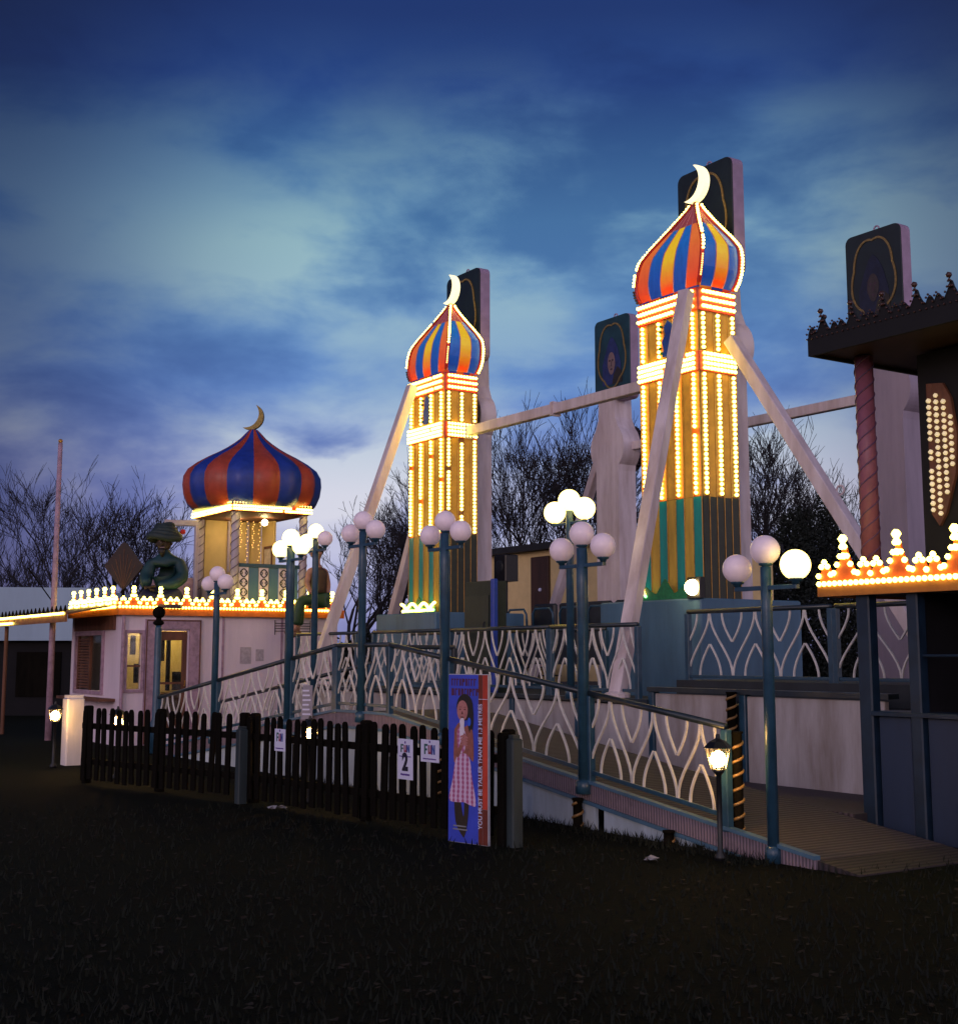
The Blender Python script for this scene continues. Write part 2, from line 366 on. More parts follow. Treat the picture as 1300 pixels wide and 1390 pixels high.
# ------------------------------------------------------------------ ride platform (setting)
mb = MB(); mb.bbox(-9.2, 5.4, 2.98, 10.2, 0, 1.05); o = single(mb, 'ride_platform', pm('platform_dark', (0.03,0.035,0.042), 0.7, 0.4, 3), F(0,0,0), ROT, None, None, kind='structure')
mb = MB(); mb.box(1.15, 5.4, 3.45, 6.5, 1.054, 1.30); single(mb, 'raised_platform', MATS['platform_dark'], F(0,0,0), ROT, None, None, kind='structure')
mb = MB(); mb.box(-1.34, 5.6, 1.52, 2.86, 0.0, 0.22); single(mb, 'boarded_path', DECKM, F(0,0,0), ROT, None, None, kind='structure')
# front wall of white panels with blue dividers
def front_wall():
    t = thing('platform_wall', 'long wall of grubby white panels below the upper balustrade', 'wall', F(0, 2.9, 0), ROT)
    xs = [-9.2, -7.6, -6.1, -4.6, -3.1, -1.6, -0.1, 1.35, 1.36, 2.75, 2.9, 4.9]
    for i in range(len(xs)-1):
        a, b = xs[i], xs[i+1]
        if b-a < 0.5: continue
        hi = 1.15 if a > 1.3 else 1.0
        mb = MB(); mb.bbox(a+0.05, b-0.05, -0.03, 0.04, 0.2 if a > -1.4 else 0.0, hi, 0.008); mb.build('panel', WALLW, t)
        mb = MB(); mb.bbox(a-0.05, a+0.047, -0.06, 0.05, 0.0, hi+0.02, 0.008); mb.build('post', BLUE, t)
    mb = MB(); mb.box(-9.2, 1.33, -0.09, 0.07, 1.022, 1.075); mb.box(1.33, 4.95, -0.09, 0.07, 1.172, 1.225); mb.build('coping', RAILD, t)
front_wall()

# ------------------------------------------------------------------ ramps
def ramp(x0, x1, label, W=1.5, twist=()):
    name = 'ramp'
    n = 24; t = thing(name, label, 'ramp', F((x0+x1)/2, 0, 0), ROT, 'ramps along the ride front')
    ox = (x0+x1)/2
    def strip(y0, y1, lo, hi):
        mb = MB()
        for i in range(n):
            a = x0+(x1-x0)*i/n; b = x0+(x1-x0)*(i+1)/n
            za, zb = dz(a), dz(b)
            mb.add([(a-ox,y0,za+lo),(b-ox,y0,zb+lo),(b-ox,y1,zb+lo),(a-ox,y1,za+lo),(a-ox,y0,za+hi),(b-ox,y0,zb+hi),(b-ox,y1,zb+hi),(a-ox,y1,za+hi)],
                   [(0,3,2,1),(4,5,6,7),(0,1,5,4),(2,3,7,6)]+([(3,0,4,7)] if i == 0 else [])+([(1,2,6,5)] if i == n-1 else []))
        return mb
    strip(0.03, W, -0.05, 0.0).build('deck', DECKM, t)
    strip(-0.02, 0.027, -0.155, 0.0).build('side_board', PLANK, t)
    strip(-0.04, 0.03, 0.003, 0.033).build('edge_strip', PLINTH, t)
    strip(-0.035, 0.025, -0.19, -0.158).build('edge_strip', PLINTH, t)
    L_ = x1-x0; k = max(1, round(L_/1.2))
    for i in range(k):
        a = x0+L_*i/k+0.06; b = x0+L_*(i+1)/k-0.06
        ta, tb = dz(a)-0.193, dz(b)-0.193
        if max(ta, tb) < 0.03: continue
        ta, tb = max(ta, 0.005), max(tb, 0.005)
        mb = MB(); mb.prism([(a-ox,-0.05),(b-ox,-0.05),(b-ox,tb),(a-ox,ta)], 0.0, 0.03); mb.build('skirt_panel', SKIRT, t)
    return t
ramp(0.0, 6.55, 'sloping boarded ramp climbing from the lantern post to the middle landing')
ramp(-1.34, 0.0, 'short level landing between the two sloping ramps')
ramp(-7.7, -1.34, 'sloping boarded ramp running down towards the pink booth')
mb = MB(); mb.prism([(6.553,0.0),(6.553,0.065),(6.95,0.012),(6.95,0.0)], 0.0, 1.5)
single(mb, 'ramp_flap', planks('shaded_plate_boards', (0.035,0.025,0.03), (0.012,0.01,0.011), 5), F(0,0,0), ROT, 'flat worn boarding plate at the foot of the near ramp', 'ramp plate')  # deck plank colour darkened to stand for the shade beside the kiosk

def twist_mesh(mb, r, z0, z1, c=(0,0), lobes=3, turns=3.0, seg=24, amp=0.16, gold=None):
    n = max(8, int((z1-z0)*28)); o = len(mb.v); vs = []
    for i in range(n+1):
        z = z0+(z1-z0)*i/n
        for k in range(seg):
            t = 2*pi*k/seg; ph = lobes*t-2*pi*turns*(z-z0)
            rr = r*(1+amp*cos(ph)); vs.append((c[0]+rr*cos(t), c[1]+rr*sin(t), z))
    mb.v += vs
    for i in range(n):
        for k in range(seg):
            l = (k+1) % seg; mb.f.append([o+i*seg+k, o+i*seg+l, o+(i+1)*seg+l, o+(i+1)*seg+k])
            t = 2*pi*(k+0.5)/seg; ph = lobes*t-2*pi*turns*((z1-z0)*(i+0.5)/n)
            mb.mi.append(1 if (gold is not None and cos(ph) > gold) else 0)
    mb.f.append([o+k for k in range(seg-1,-1,-1)]); mb.mi.append(0); mb.f.append([o+n*seg+k for k in range(seg)]); mb.mi.append(0)
TWG = pm('gilt_twist_paint', (0.30, 0.17, 0.06), 0.35, 0.4, 10)
def twisted_post(loc, z1, lab, r=0.045, pitch=0.115):
    t = thing('twisted_post', lab, 'post', loc, ROT, 'gold spiral posts along the ramp')
    z0 = loc.z
    mb = MB(); mb.lathe([(r*1.25, z0), (r*1.25, z0+0.03), (r, z0+0.035), (r, z1-0.02), (r*1.2, z1-0.018), (r*1.2, z1)], 18); mb.build('shaft', DARKW, t, True)
    n = max(12, int((z1-z0-0.05)/pitch*16)); mb = MB()
    mb.tube([(r*1.02*cos(2*pi*i/16), r*1.02*sin(2*pi*i/16), z0+0.035+pitch*i/16) for i in range(n) if z0+0.035+pitch*i/16 < z1-0.03], r*0.30, 6); mb.build('gilt_spiral', TWG, t, True)
for x, lab in ((4.98, 'low dark post with gold spiral nearest the lit lantern post'), (3.72, 'low dark post with gold spiral under the second nearest globe lamp'),
               (2.56, 'low dark post with gold spiral just right of the height poster'), (1.30, 'low dark post with gold spiral seen between the pickets left of the height poster')):
    twisted_post(F(x, -0.095, 0), max(dz(x)-0.14, 0.12), lab)
twisted_post(F(2.82, 2.76, 0.2), 1.2, 'tall gold spiral post on the white wall behind the near ramp end', 0.05)
twisted_post(F(5.62, 0.10, 0.15), 0.98, 'dark spiral newel post at the low end of the near handrail', 0.045)

# ------------------------------------------------------------------ railings
def railing(x0, x1, w, zb, H, label, group='lattice balustrades', P=0.70, rail='dark', posts=True):
    "zb(x): height of the bottom rail, H: distance between rails"
    t = thing('railing', label, 'railing', F((x0+x1)/2, w, min(zb(x0), zb(x1))), ROT, group)
    ox = (x0+x1)/2
    mb = MB(); mb.tube([(x0-ox,0,zb(x0)+H),(x1-ox,0,zb(x1)+H)], 0.030, 8); mb.build('handrail', RAILD, t, True)
    mb = MB(); mb.beam((x0-ox,0,zb(x0)), (x1-ox,0,zb(x1)), 0.030, 0.038); mb.build('bottom_rail', BLUE, t)
    n = max(1, round((x1-x0)/P)); p = (x1-x0)/n
    lt = MB(); wd = 0.020
    def cv(f, v0=0.0, v1=1.0, k=9):
        pts = []
        for i in range(k+1):
            v = v0+(v1-v0)*i/k; x, h = f(v); x = min(max(x, x0+0.01), x1-0.01); pts.append((x-ox, zb(x)+0.015+h*(H-0.045)/1.0))
        lt.ribbon(pts, wd, -0.009, 0.009)
    for i in range(n):
        c = x0+p*(i+0.5)
        for sgn in (-1, 1):
            cv(lambda v: (c+sgn*(0.008+(p/2-0.012)*ease(v)), 1-v))
            cv(lambda v: (c+sgn*p/2-sgn*(0.006+0.21*p*cos(pi/2*v)), 1-0.46*v))
            cv(lambda v: (c+sgn*(0.006+0.23*p*sin(pi/2*v)), 0.5*(1-v)))
    lt.build('lattice', LATT, t)
    if posts:
        for xx in (x0, x1):
            mb = MB(); mb.bbox(xx-ox-0.035, xx-ox+0.035, -0.034, 0.034, zb(xx)-0.12, zb(xx)+H-0.02, 0.006); mb.build('post', BLUE, t)
    return t
rz_ = lambda x: dz(x)+0.11
for a, b, lab in ((3.80, 5.60, 'sloping lattice balustrade panel lit by the lantern at the low end of the near ramp'),
                  (1.33, 3.68, 'sloping lattice balustrade panel just right of the height poster'),
                  (0.0, 1.21, 'short sloping lattice panel immediately left of the height poster'),
                  (-1.34, 0.0, 'level lattice panel on the landing where the two ramps meet'),
                  (-2.66, -1.40, 'sloping lattice panel between the landing and the lit cluster lamp'),
                  (-5.22, -2.78, 'sloping lattice panel in front of the blank pink booth wall'),
                  (-7.75, -5.36, 'lowest lattice panel of the far ramp beside the ball topped post')):
    railing(a, b, 0.0, rz_, 0.72, lab)
up = lambda x: 1.17
for a, b, lab in ((-0.75, 1.05, 'upper lattice panel crossed by the big front brace of the near tower'),
                  (-3.30, -0.80, 'upper lattice panel in front of the control cabinet and ride seats'),
                  (-5.70, -3.36, 'upper lattice panel left of the dark control cabinet, behind the height poster lamp'),
                  (-8.60, -6.30, 'upper lattice panel in front of the far tower foot')):
    railing(a, b, 2.92, up, 0.815, lab)
up2 = lambda x: 1.345
for a, b, lab in ((1.22, 3.55, 'raised dark lattice panel behind the nearest globe lamp'), (3.62, 5.35, 'raised lattice panel in deep shadow beside the dark kiosk')):
    railing(a, b, 3.6, up2, 0.80, lab)
for a, b, lab in ((-3.30, -0.80, 'inner lattice panel seen through the upper balustrade nearest the ride seats'), (-6.2, -3.4, 'inner lattice panel seen through the upper balustrade left of the control cabinet')):
    railing(a, b, 3.9, up, 0.80, lab)
railing(-8.9, -3.2, 1.5, lambda x: dz(x)+0.11, 0.72, 'inner lattice balustrade on the far side of the descending ramp')
mb = MB(); mb.tube([(0,0,1.70),(0,0.85,1.70)], 0.028, 8); mb.bbox(-0.03,0.03,0.82,0.88,0.9,1.69,0.006)
single(mb, 'guard_rail', RAILD, F(0.03, 0.03, 0.9), ROT, 'short level dark rail turning inwards from the landing corner', 'rail')

# ------------------------------------------------------------------ globe lamps
_g = MB(); _g.ball((0,0,0), 0.12, 22, 14); GLOBE_ME = _g.mesh('globe', LILACG, True)
def lamp(x, w, zb, zo, lit, label, rr=0.045, arm=0.32, base=True, gs=1.0):
    "zo: height of the two outer globes; lit: flags for (far, top, near)"
    t = thing('lamp_post', label, 'lamp post', F(x, w, zb), ROT, 'three-globe lamp posts along the ride front')
    mb = MB(); ztop = zo+0.02
    mb.lathe([(rr*1.0, zb), (rr, zo-0.35), (rr*0.95, ztop-0.02)], 14)
    if base: mb.lathe([(rr*1.5, zb), (rr*1.5, zb+0.10), (rr*1.05, zb+0.13)], 14)
    mb.build('pole', BLUE, t, True)
    mb = MB(); mb.bbox(-arm-0.02, arm+0.02, -0.024, 0.024, zo-0.185, zo-0.150, 0.006); mb.build('crossarm', BLUE, t)
    for i, (dx, z) in enumerate(((-arm, zo), (0.0, zo+0.135), (arm, zo))):
        mb = MB(); mb.lathe([(0.030, z-0.149), (0.032, z-0.13), (0.055, z-0.122), (0.058, z-0.100), (0.045, z-0.09)], 12, (dx,0,0)); mb.build('holder', BLUE, t, True)
        g = bpy.data.objects.new('globe', GLOBE_ME); COL.objects.link(g); g.parent = t; g.location = (dx, 0, z-zb); g.scale = (gs, gs, gs)
        if lit[i]:
            g.material_slots[0].link = 'OBJECT'; g.material_slots[0].material = GLOBEL; g['label'] = 'glowing warm white globe'
    return t
lamp(6.13, -0.03, 0.0, 2.306, (0,0,1), 'nearest globe lamp, its right globe glowing, in front of the dark kiosk', 0.046)
lamp(3.74, -0.03, dz(3.74)-0.10, 2.62, (0,0,0), 'unlit globe lamp standing in front of the white brace of the near tower', 0.056)
lamp(1.27, -0.03, dz(1.27)-0.10, 2.95, (0,0,0), 'unlit globe lamp directly behind the height poster', 0.056)
lamp(-0.65, -0.03, dz(-0.6)-0.10, 3.12, (0,0,0), 'unlit globe lamp in front of the far tower braces', 0.05)
lamp(-2.71, -0.03, dz(-2.7)-0.10, 3.06, (1,1,1), 'glowing globe lamp left of the landing, in front of the seated figure', 0.06)
lamp(-5.29, -0.03, dz(-5.3)-0.10, 2.70, (0,0,0), 'unlit globe lamp standing before the pink booth', 0.05)
lamp(-4.95, 1.45, dz(-4.95), 3.40, (1,1,0), 'glowing globe lamp just behind the other glowing one by the seated figure', 0.05)
lamp(-0.10, 2.75, 1.05, 3.50, (1,1,1), 'glowing globe lamp above and behind the unlit one by the white brace', 0.05, gs=1.22)
t = thing('ball_post', 'slim blue post topped by a dark ball in front of the booth door', 'post', F(-7.8, -0.03, 0.0), ROT)
mb = MB(); mb.lathe([(0.085,0),(0.085,0.5),(0.06,0.56),(0.055,2.05),(0.05,2.10)], 14); mb.build('pole', BLUE, t, True)
mb = MB(); mb.lathe([(0.05,2.10),(0.09,2.13),(0.09,2.16),(0.045,2.2),(0.045,2.23)], 14); mb.ball((0,0,2.32), 0.105, 16, 10); mb.build('ball_finial', DARKW, t, True)

# ------------------------------------------------------------------ towers
def crescent(mb, cx, cz, R, th, y0, y1, a0=-100, a1=95, bulge=0.42, tilt=0, k=22):
    "crescent with its horns opening towards -x"
    outer = []; inner = []
    for i in range(k+1):
        a = radians(a0+(a1-a0)*i/k+tilt); v = i/k
        wdt = R*bulge*sin(pi*v)**0.8+0.002
        outer.append((cx+R*cos(a), cz+R*sin(a))); inner.append((cx+(R-wdt)*cos(a), cz+(R-wdt)*sin(a)))
    n = len(outer); vs = []
    for y in (y0, y1): vs += [(x,y,z) for x,z in outer]+[(x,y,z) for x,z in inner]
    fs = []
    for i in range(n-1):
        fs += [(i,i+1,n+i+1,n+i), (2*n+i,3*n+i,3*n+i+1,2*n+i+1), (i,2*n+i,2*n+i+1,i+1), (n+i,n+i+1,3*n+i+1,3*n+i)]
    fs += [(0,n,3*n,2*n), (n-1,3*n-1,4*n-1,2*n-1)]
    mb.add(vs, fs)
def rrect(w, h, r=0.10, k=4):
    pts = []
    for cx, cz, a in ((w/2-r, r, -90), (w/2-r, h-r, 0), (-w/2+r, h-r, 90), (-w/2+r, r, 180)):
        for i in range(k+1):
            t = radians(a+90*i/k); pts.append((cx+r*cos(t), cz+r*sin(t)))
    return pts
GFR = pm('gold_frame_paint', (0.26, 0.17, 0.05), 0.4, 0.5, 20)
VEILD = pm('painted_veil_shaded', (0.010,0.014,0.05), 0.5, 0.5, 9); FACEDIM = pm('painted_face_shaded', (0.05,0.035,0.04), 0.5, 0.4, 14)  # shaded copies of the portrait colours for the dim rear board
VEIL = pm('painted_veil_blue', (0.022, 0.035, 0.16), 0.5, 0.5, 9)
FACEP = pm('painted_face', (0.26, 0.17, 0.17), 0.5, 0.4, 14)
FACED = pm('painted_feature_dark', (0.06, 0.03, 0.05), 0.5, 0.4, 14)
ROBE = pm('painted_dark_robe', (0.03, 0.022, 0.018), 0.5, 0.4, 14)
def signboard(t, xc, w0, zb, zt, W, dep, portrait, face=None):
    h = zt-zb
    pts = [(xc+x, zb+z) for x, z in rrect(W, h, 0.12)]
    mb = MB(); mb.prism(pts, w0+0.03, w0+dep); b = mb.build('signboard', BOARDSIDE, t)
    mb = MB(); mb.prism([(xc+x*0.995, zb+h*0.0025+z*0.995) for x, z in rrect(W, h, 0.12)], w0, w0+0.028); mb.build('board_face', face or NAVYG, b)
    mb = MB(); mb.tube([(xc+0.05*cos(a), w0+dep/2, zt+0.045+0.05*sin(a)) for a in [radians(i*30) for i in range(12)]], 0.014, 6, True); mb.build('lifting_eye', BOARDSIDE, b, True)
    # lobed gilt frame
    fr = []
    for i in range(61):
        a = 2*pi*i/60-pi/2; r = 1+0.10*abs(cos(2.5*(a+pi/2)))-0.06
        fr.append((xc+0.39*W*r*cos(a), zb+h*0.53+0.38*h*r*sin(a)*(1.05 if sin(a) > 0 else 0.95)))
    mb = MB(); mb.ribbon(fr, 0.035, w0-0.014, w0-0.002); mb.build('gilt_frame', GFR, b)
    if portrait:
        cz = zb+h*0.50
        mb = MB()
        mb.prism([(xc+x*W, cz+z*h) for x, z in ((-0.27,-0.30),(0.27,-0.30),(0.26,-0.08),(0.17,0.12),(0.08,0.22),(0.0,0.27),(-0.08,0.22),(-0.17,0.10),(-0.27,-0.06))], w0-0.006, w0-0.002)
        mb.build('painted_veil', VEILD if face else VEIL, b)
        mb = MB(); mb.prism([(xc+x*W, cz+z*h) for x, z in ((0.0,-0.30),(0.29,-0.30),(0.27,-0.16),(0.16,-0.10),(0.05,-0.19))], w0-0.009, w0-0.0065); mb.build('painted_robe', ROBE, b)
        mb = MB(); mb.prism([(xc-0.01*W+0.105*W*cos(a)*(1-0.12*(sin(a) < -0.4)), cz-0.05*h+0.135*h*sin(a)) for a in [2*pi*i/24 for i in range(24)]], w0-0.012, w0-0.0082); fo = mb.build('painted_face', FACEDIM if face else FACEP, b)
        mb = MB()
        for ex in (-0.045, 0.04): mb.prism([(xc+(ex-0.01)*W+0.028*W*cos(a), cz-0.015*h+0.014*h*sin(a)) for a in [2*pi*i/10 for i in range(10)]], w0-0.014, w0-0.0125)
        mb.prism([(xc-0.012*W, cz-0.02*h), (xc-0.002*W, cz-0.02*h), (xc+0.008*W, cz-0.085*h), (xc-0.025*W, cz-0.085*h)], w0-0.014, w0-0.0125)
        mb.prism([(xc-0.01*W+0.035*W*cos(a), cz-0.12*h+0.012*h*sin(a)) for a in [2*pi*i/10 for i in range(10)]], w0-0.014, w0-0.0125)
        mb.build('painted_features', FACED, b)
    return b
def keyhole(t, w0, w1, z0, zh, z1, wc=0.37, R=0.53, gear_first=False, mat=None):
    "pale steel pillar with its round hub housing, seen front on"
    hw = asin_ = None
    mb = MB(); pts = []
    a0 = math.acos(min(1, wc/R))
    pts += [(-wc, z0), (wc, z0)]
    dzh = R*sin(a0)
    pts += [(wc*0.96, zh-dzh-0.12)]
    for i in range(15):
        a = -a0+2*a0*i/14; pts.append((R*cos(a), zh+R*sin(a)))
    pts += [(wc*0.72, zh+dzh+0.22), (wc*0.66, z1), (-wc*0.66, z1), (-wc*0.72, zh+dzh+0.22)]
    for i in range(15):
        a = pi-a0+2*a0*i/14; pts.append((R*cos(a), zh+R*sin(a)))
    pts += [(-wc*0.96, zh-dzh-0.12)]
    gd = 0.17; p0 = w0+gd+0.003 if gear_first else w0; p1 = w1 if gear_first else w1-gd-0.003
    mb.prism(pts, p0, p1); o = mb.build('pillar', mat or BEAMW, t)
    mb = MB(); mb.lathe([(R*0.93, 0), (R*0.93, gd)], 40)
    for k in range(40):
        a = 2*pi*k/40; mb.beam((R*0.93*cos(a),R*0.93*sin(a),gd*0.15),(R*0.93*cos(a),R*0.93*sin(a),gd*0.85),0.04,0.05,up=Vector((cos(a),sin(a),0)))
    g0 = w0 if gear_first else w1-gd
    mb.v = [(x, g0+z, zh+y) for x, y, z in mb.v]
    # toothed slewing ring
    mb.build('hub_ring', pm('dark_gear_metal', (0.05,0.035,0.045), 0.5, 0.4, 9, metal=0.4), t)
    return o
ZP, ZD = 1.05, None
BLUEP = gradz('dome_blue_glow', (0.01, 0.045, 0.42), (0.02, 0.18, 0.60), 0.0, 0.6, emit=0.30)  # dome stripe paints emit a little themselves, so the panels look lamplit
YELP = gradz('dome_yellow_to_red_glow', (0.85, 0.06, 0.01), (0.90, 0.58, 0.02), 0.10, 0.42, emit=0.45)
ORAP = gradz('dome_orange_glow', (0.80, 0.07, 0.015), (0.85, 0.20, 0.04), 0.15, 0.6, emit=0.45)
HX, HY = 0.625, 0.35
Z = dict(plinth=2.36, green=3.78, b2a=5.55, b2b=5.83, b1a=6.42, b1b=6.74, dome=6.78, tip=8.12)
def onion(v):
    tab = [(0,0.99),(0.08,1.07),(0.18,1.115),(0.33,1.105),(0.45,1.05),(0.56,0.87),(0.66,0.67),(0.77,0.45),(0.86,0.28),(0.93,0.15),(1.0,0.05)]
    for (a, s0), (b, s1) in zip(tab, tab[1:]):
        if v <= b:
            k = (v-a)/(b-a); return s0+(s1-s0)*k
    return 0.04
def tower(xc, label, speaker=False):
    t = thing('ride_tower', label, 'ride tower', F(xc, 4.7+HY, ZP), ROT, 'lit minaret towers of the ride')
    mb = MB(); mb.bbox(-1.15, 0.98, -0.75, 1.15, ZP, Z['plinth'], 0.02); mb.build('plinth', PLINTH, t)
    # striped shaft: front seven stripes, sides five
    def shaft(z0, z1, a, b, side_a, side_b, name):
        mb = MB(); mb.box(-HX+0.012, HX-0.012, -HY+0.012, HY, z0, z1); sh = mb.build(name, DGREEN, t)
        mats = [a, b, side_a, side_b, GOLD]; mb = MB()
        n = 7
        for i in range(n):
            x0 = -HX+2*HX*i/n; x1 = -HX+2*HX*(i+1)/n; mb.m = i % 2
            mb.box(x0+0.006, x1-0.006, -HY, -HY+0.010, z0+0.002, z1-0.002)
        n = 5
        for i in range(n):
            y0 = -HY+2*HY*i/n; y1 = -HY+2*HY*(i+1)/n; mb.m = 2+i % 2
            for sx in (-1, 1):
                mb.box(min(sx*HX, sx*(HX-0.010)), max(sx*HX, sx*(HX-0.010)), y0+0.006+(0.012 if i == 0 else 0), y1-0.006, z0+0.002, z1-0.002)
        mb.m = 4
        for i in range(8):
            x = -HX+2*HX*i/7; mb.beam((x, -HY-0.004, z0+0.003), (x, -HY-0.004, z1-0.003), 0.012, 0.012)
        for i in range(1, 6):
            y = -HY+2*HY*i/5
            for sx in (-1, 1): mb.beam((sx*(HX+0.004), y, z0+0.003), (sx*(HX+0.004), y, z1-0.003), 0.010, 0.010)
        mb.build('stripes', mats, sh); return sh
    shaft(Z['plinth'], Z['green'], TEAL, MUSTD, DGREEN, DGREEN, 'lower_shaft')
    shaft(Z['green'], Z['b2a'], ORANGE, MUST, BROWN, MUST, 'middle_shaft')
    shaft(Z['b2b'], Z['b1a'], ORANGE, MUST, BROWN, MUST, 'upper_shaft')
    for a, b, rows in ((Z['b2a'], Z['b2b'], 4), (Z['b1a'], Z['b1b'], 3)):
        e = 0.025
        mb = MB(); mb.bbox(-HX-e, HX+e, -HY-e, HY, a, b, 0.01); bd = mb.build('band', RED, t)
        for r in range(rows):
            z = a+(b-a)*(r+0.5)/rows
            bulbs([(-HX-e+0.02, -HY-e-0.022, z), (HX+e-0.06, -HY-e-0.022, z)], 20, 0.030, parent=bd)
            bulbs([(HX+e+0.022, -HY-e+0.06, z), (HX+e+0.022, HY-0.02, z)], 10, 0.030, parent=bd)
    cols = [(-HX+2*HX*(i+0.5)/7) for i in (0, 2, 4, 6)]
    ys = [(-HY+2*HY*(i+0.5)/5) for i in (0, 2, 4)]
    for z0, z1 in ((Z['green']+0.02, Z['b2a']-0.02), (Z['b2b']+0.02, Z['b1a']-0.02)):
        n = int((z1-z0)/0.066)
        for x in cols: bulbs([(x, -HY-0.028, z0), (x, -HY-0.028, z1)], n, 0.030, parent=t)
        for y in ys: bulbs([(HX+0.028, y, z0), (HX+0.028, y, z1)], n, 0.030, parent=t)
    # painted blue scroll ornament between the bands
    zc = (Z['b2b']+Z['b1a'])/2
    mb = MB(); mb.prism([(-0.10,zc-0.26),(0.05,zc-0.27),(0.12,zc-0.12),(0.06,zc-0.02),(0.13,zc+0.08),(0.10,zc+0.2),(0.02,zc+0.26),(-0.06,zc+0.17),(-0.03,zc+0.06),(-0.11,zc-0.04),(-0.07,zc-0.15)], -HY-0.035, -HY-0.012)
    mb.m = 1
    for px_, pz in ((-0.14,0.2),(-0.16,0.12),(-0.13,-0.2),(-0.17,-0.12),(-0.19,0.03)): mb.ico((px_, -HY-0.02, zc+pz), 0.03)
    mb.build('painted_ornament', [pm('royal_blue_paint', (0.012,0.06,0.35), 0.4, 0.3, 9), pm('leaf_green_paint', (0.02,0.22,0.08), 0.4, 0.3, 9)], t)
    # square onion dome
    NZ = 26; zs = [Z['dome']+(Z['tip']-Z['dome'])*i/NZ for i in range(NZ+1)]
    mb = MB(); ring = []
    nf, ns = 5, 3
    for i, z in enumerate(zs):
        s_ = onion(i/NZ); a, b = HX*s_, HY*s_*0.93
        pts = []
        sh = 0.25*(i/NZ)**1.3   # the apex stands towards the outer corner
        def bow(u): return 1+0.05*(1-(2*u-1)**2)
        for j in range(nf): u = j/nf; pts.append((-a+2*a*u, -b*bow(u), z))
        for j in range(ns): u = j/ns; pts.append((a*bow(u), -b+2*b*u, z))
        for j in range(nf): u = j/nf; pts.append((a-2*a*u, b*bow(u), z))
        for j in range(ns): u = j/ns; pts.append((-a*bow(u), b-2*b*u, z))
        ring.append([(x+sh, y, zq) for x, y, zq in pts])
    K = len(ring[0]); mb.v = [p for r in ring for p in r]
    pat = [2,0,1,0,2, 0,1,0, 2,0,1,0,2, 0,1,0]
    for i in range(NZ):
        for k in range(K):
            l = (k+1) % K; mb.f.append([i*K+k, i*K+l, (i+1)*K+l, (i+1)*K+k]); mb.mi.append(3 if i/NZ > 0.70 else pat[k])
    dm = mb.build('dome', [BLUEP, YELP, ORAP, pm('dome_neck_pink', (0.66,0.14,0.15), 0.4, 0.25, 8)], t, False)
    pk = pm('pink_piping', (0.75, 0.30, 0.30), 0.4, 0.2, 9)
    mb = MB()
    for k in list(range(1, 5))+[6, 7]: mb.tube([(r[k][0]*1.004, r[k][1]*1.006, r[k][2]) for r in ring], 0.008, 4)
    mb.build('piping', pk, dm)
    for k, n, lit in ((0, 30, 1), (nf, 30, 1), (nf+ns, 30, 1)):
        path = [r[k] for r in ring]
        mb = MB(); mb.tube(path, 0.034, 6); rb = mb.build('rib', RED, dm, True)
        cx = Vector((0,0,0))
        out = []
        for p in path:
            d = Vector((p[0]-0.25*((p[2]-Z['dome'])/(Z['tip']-Z['dome']))**1.3, p[1], 0)); d = d.normalized() if d.length > 1e-6 else d
            out.append(Vector(p)+d*0.050)
        if k == nf:
            bulbs(out[2:9], 10, 0.014, mat=BULBO, parent=dm); bulbs(out[9:], 20, 0.024, parent=dm)
        elif k == 0:
            bulbs(out[:5], 5, 0.024, mat=BULBOFF, parent=dm); bulbs(out[5:], 30, 0.025, parent=dm)
        else: bulbs(out, n+4, 0.025, parent=dm)
    mb = MB(); mb.lathe([(0.03, Z['tip']-0.06), (0.045, Z['tip']), (0.02, Z['tip']+0.07)], 10, (0.25,0,0)); mb.build('finial', GOLD, dm, True)
    mb = MB(); crescent(mb, 0.23, Z['tip']+0.31, 0.28, 0, -0.05, 0.05, -125, 82, 0.50); mb.build('crescent', MOON, t)
    # steel pillar, hub and board behind
    keyhole(t, HY+0.02, HY+0.54, ZP, 6.08, 7.25, wc=0.31, R=0.47, gear_first=True)
    signboard(t, -0.06, HY+0.12, 7.12, 8.90, 1.16, 0.24, False, pm('near_black_board_paint', (0.006,0.014,0.020), 0.4, 0.5, 3))
    # lit crown at the foot of the front
    mb = MB(); pts = [(-HX+0.05, 0)]
    for i in range(3):
        c = -0.4+0.4*i; h = 0.30 if i == 1 else 0.2
        pts += [(c-0.17, 0.10), (c-0.06, h*0.8), (c, h), (c+0.06, h*0.8), (c+0.17, 0.10)]
    pts.append((HX-0.05, 0))
    mb.prism([(x, Z['plinth']+0.004+z) for x, z in pts], -HY-0.16, -HY-0.14); cr = mb.build('foot_crown', pm('green_crown_paint', (0.02,0.20,0.08), 0.3, 0.4, 20), t)
    return t, cr
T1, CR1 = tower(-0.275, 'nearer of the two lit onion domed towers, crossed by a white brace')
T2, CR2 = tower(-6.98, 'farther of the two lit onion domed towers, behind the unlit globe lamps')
zpl = Z['plinth']
bulbs([(x, -HY-0.175, zpl+0.06+0.12*abs(sin(x*7.8))) for x in [-0.6+0.05*i for i in range(25)]], 44, 0.030, parent=CR2)
bulbs([(-0.56, -HY-0.175, zpl+0.05),(0.56, -HY-0.175, zpl+0.05)], 22, 0.028, parent=CR2)
bulbs([(x, -HY-0.175, zpl+0.05) for x in (-0.62, 0.62)], 9, 0.024, mat=BULBG, parent=CR2)
bulbs([(-0.62, -HY-0.175, zpl+0.05), (-0.5, -HY-0.175, zpl+0.2), (-0.38, -HY-0.175, zpl+0.06)], 12, 0.026, mat=BULBG, parent=CR1)
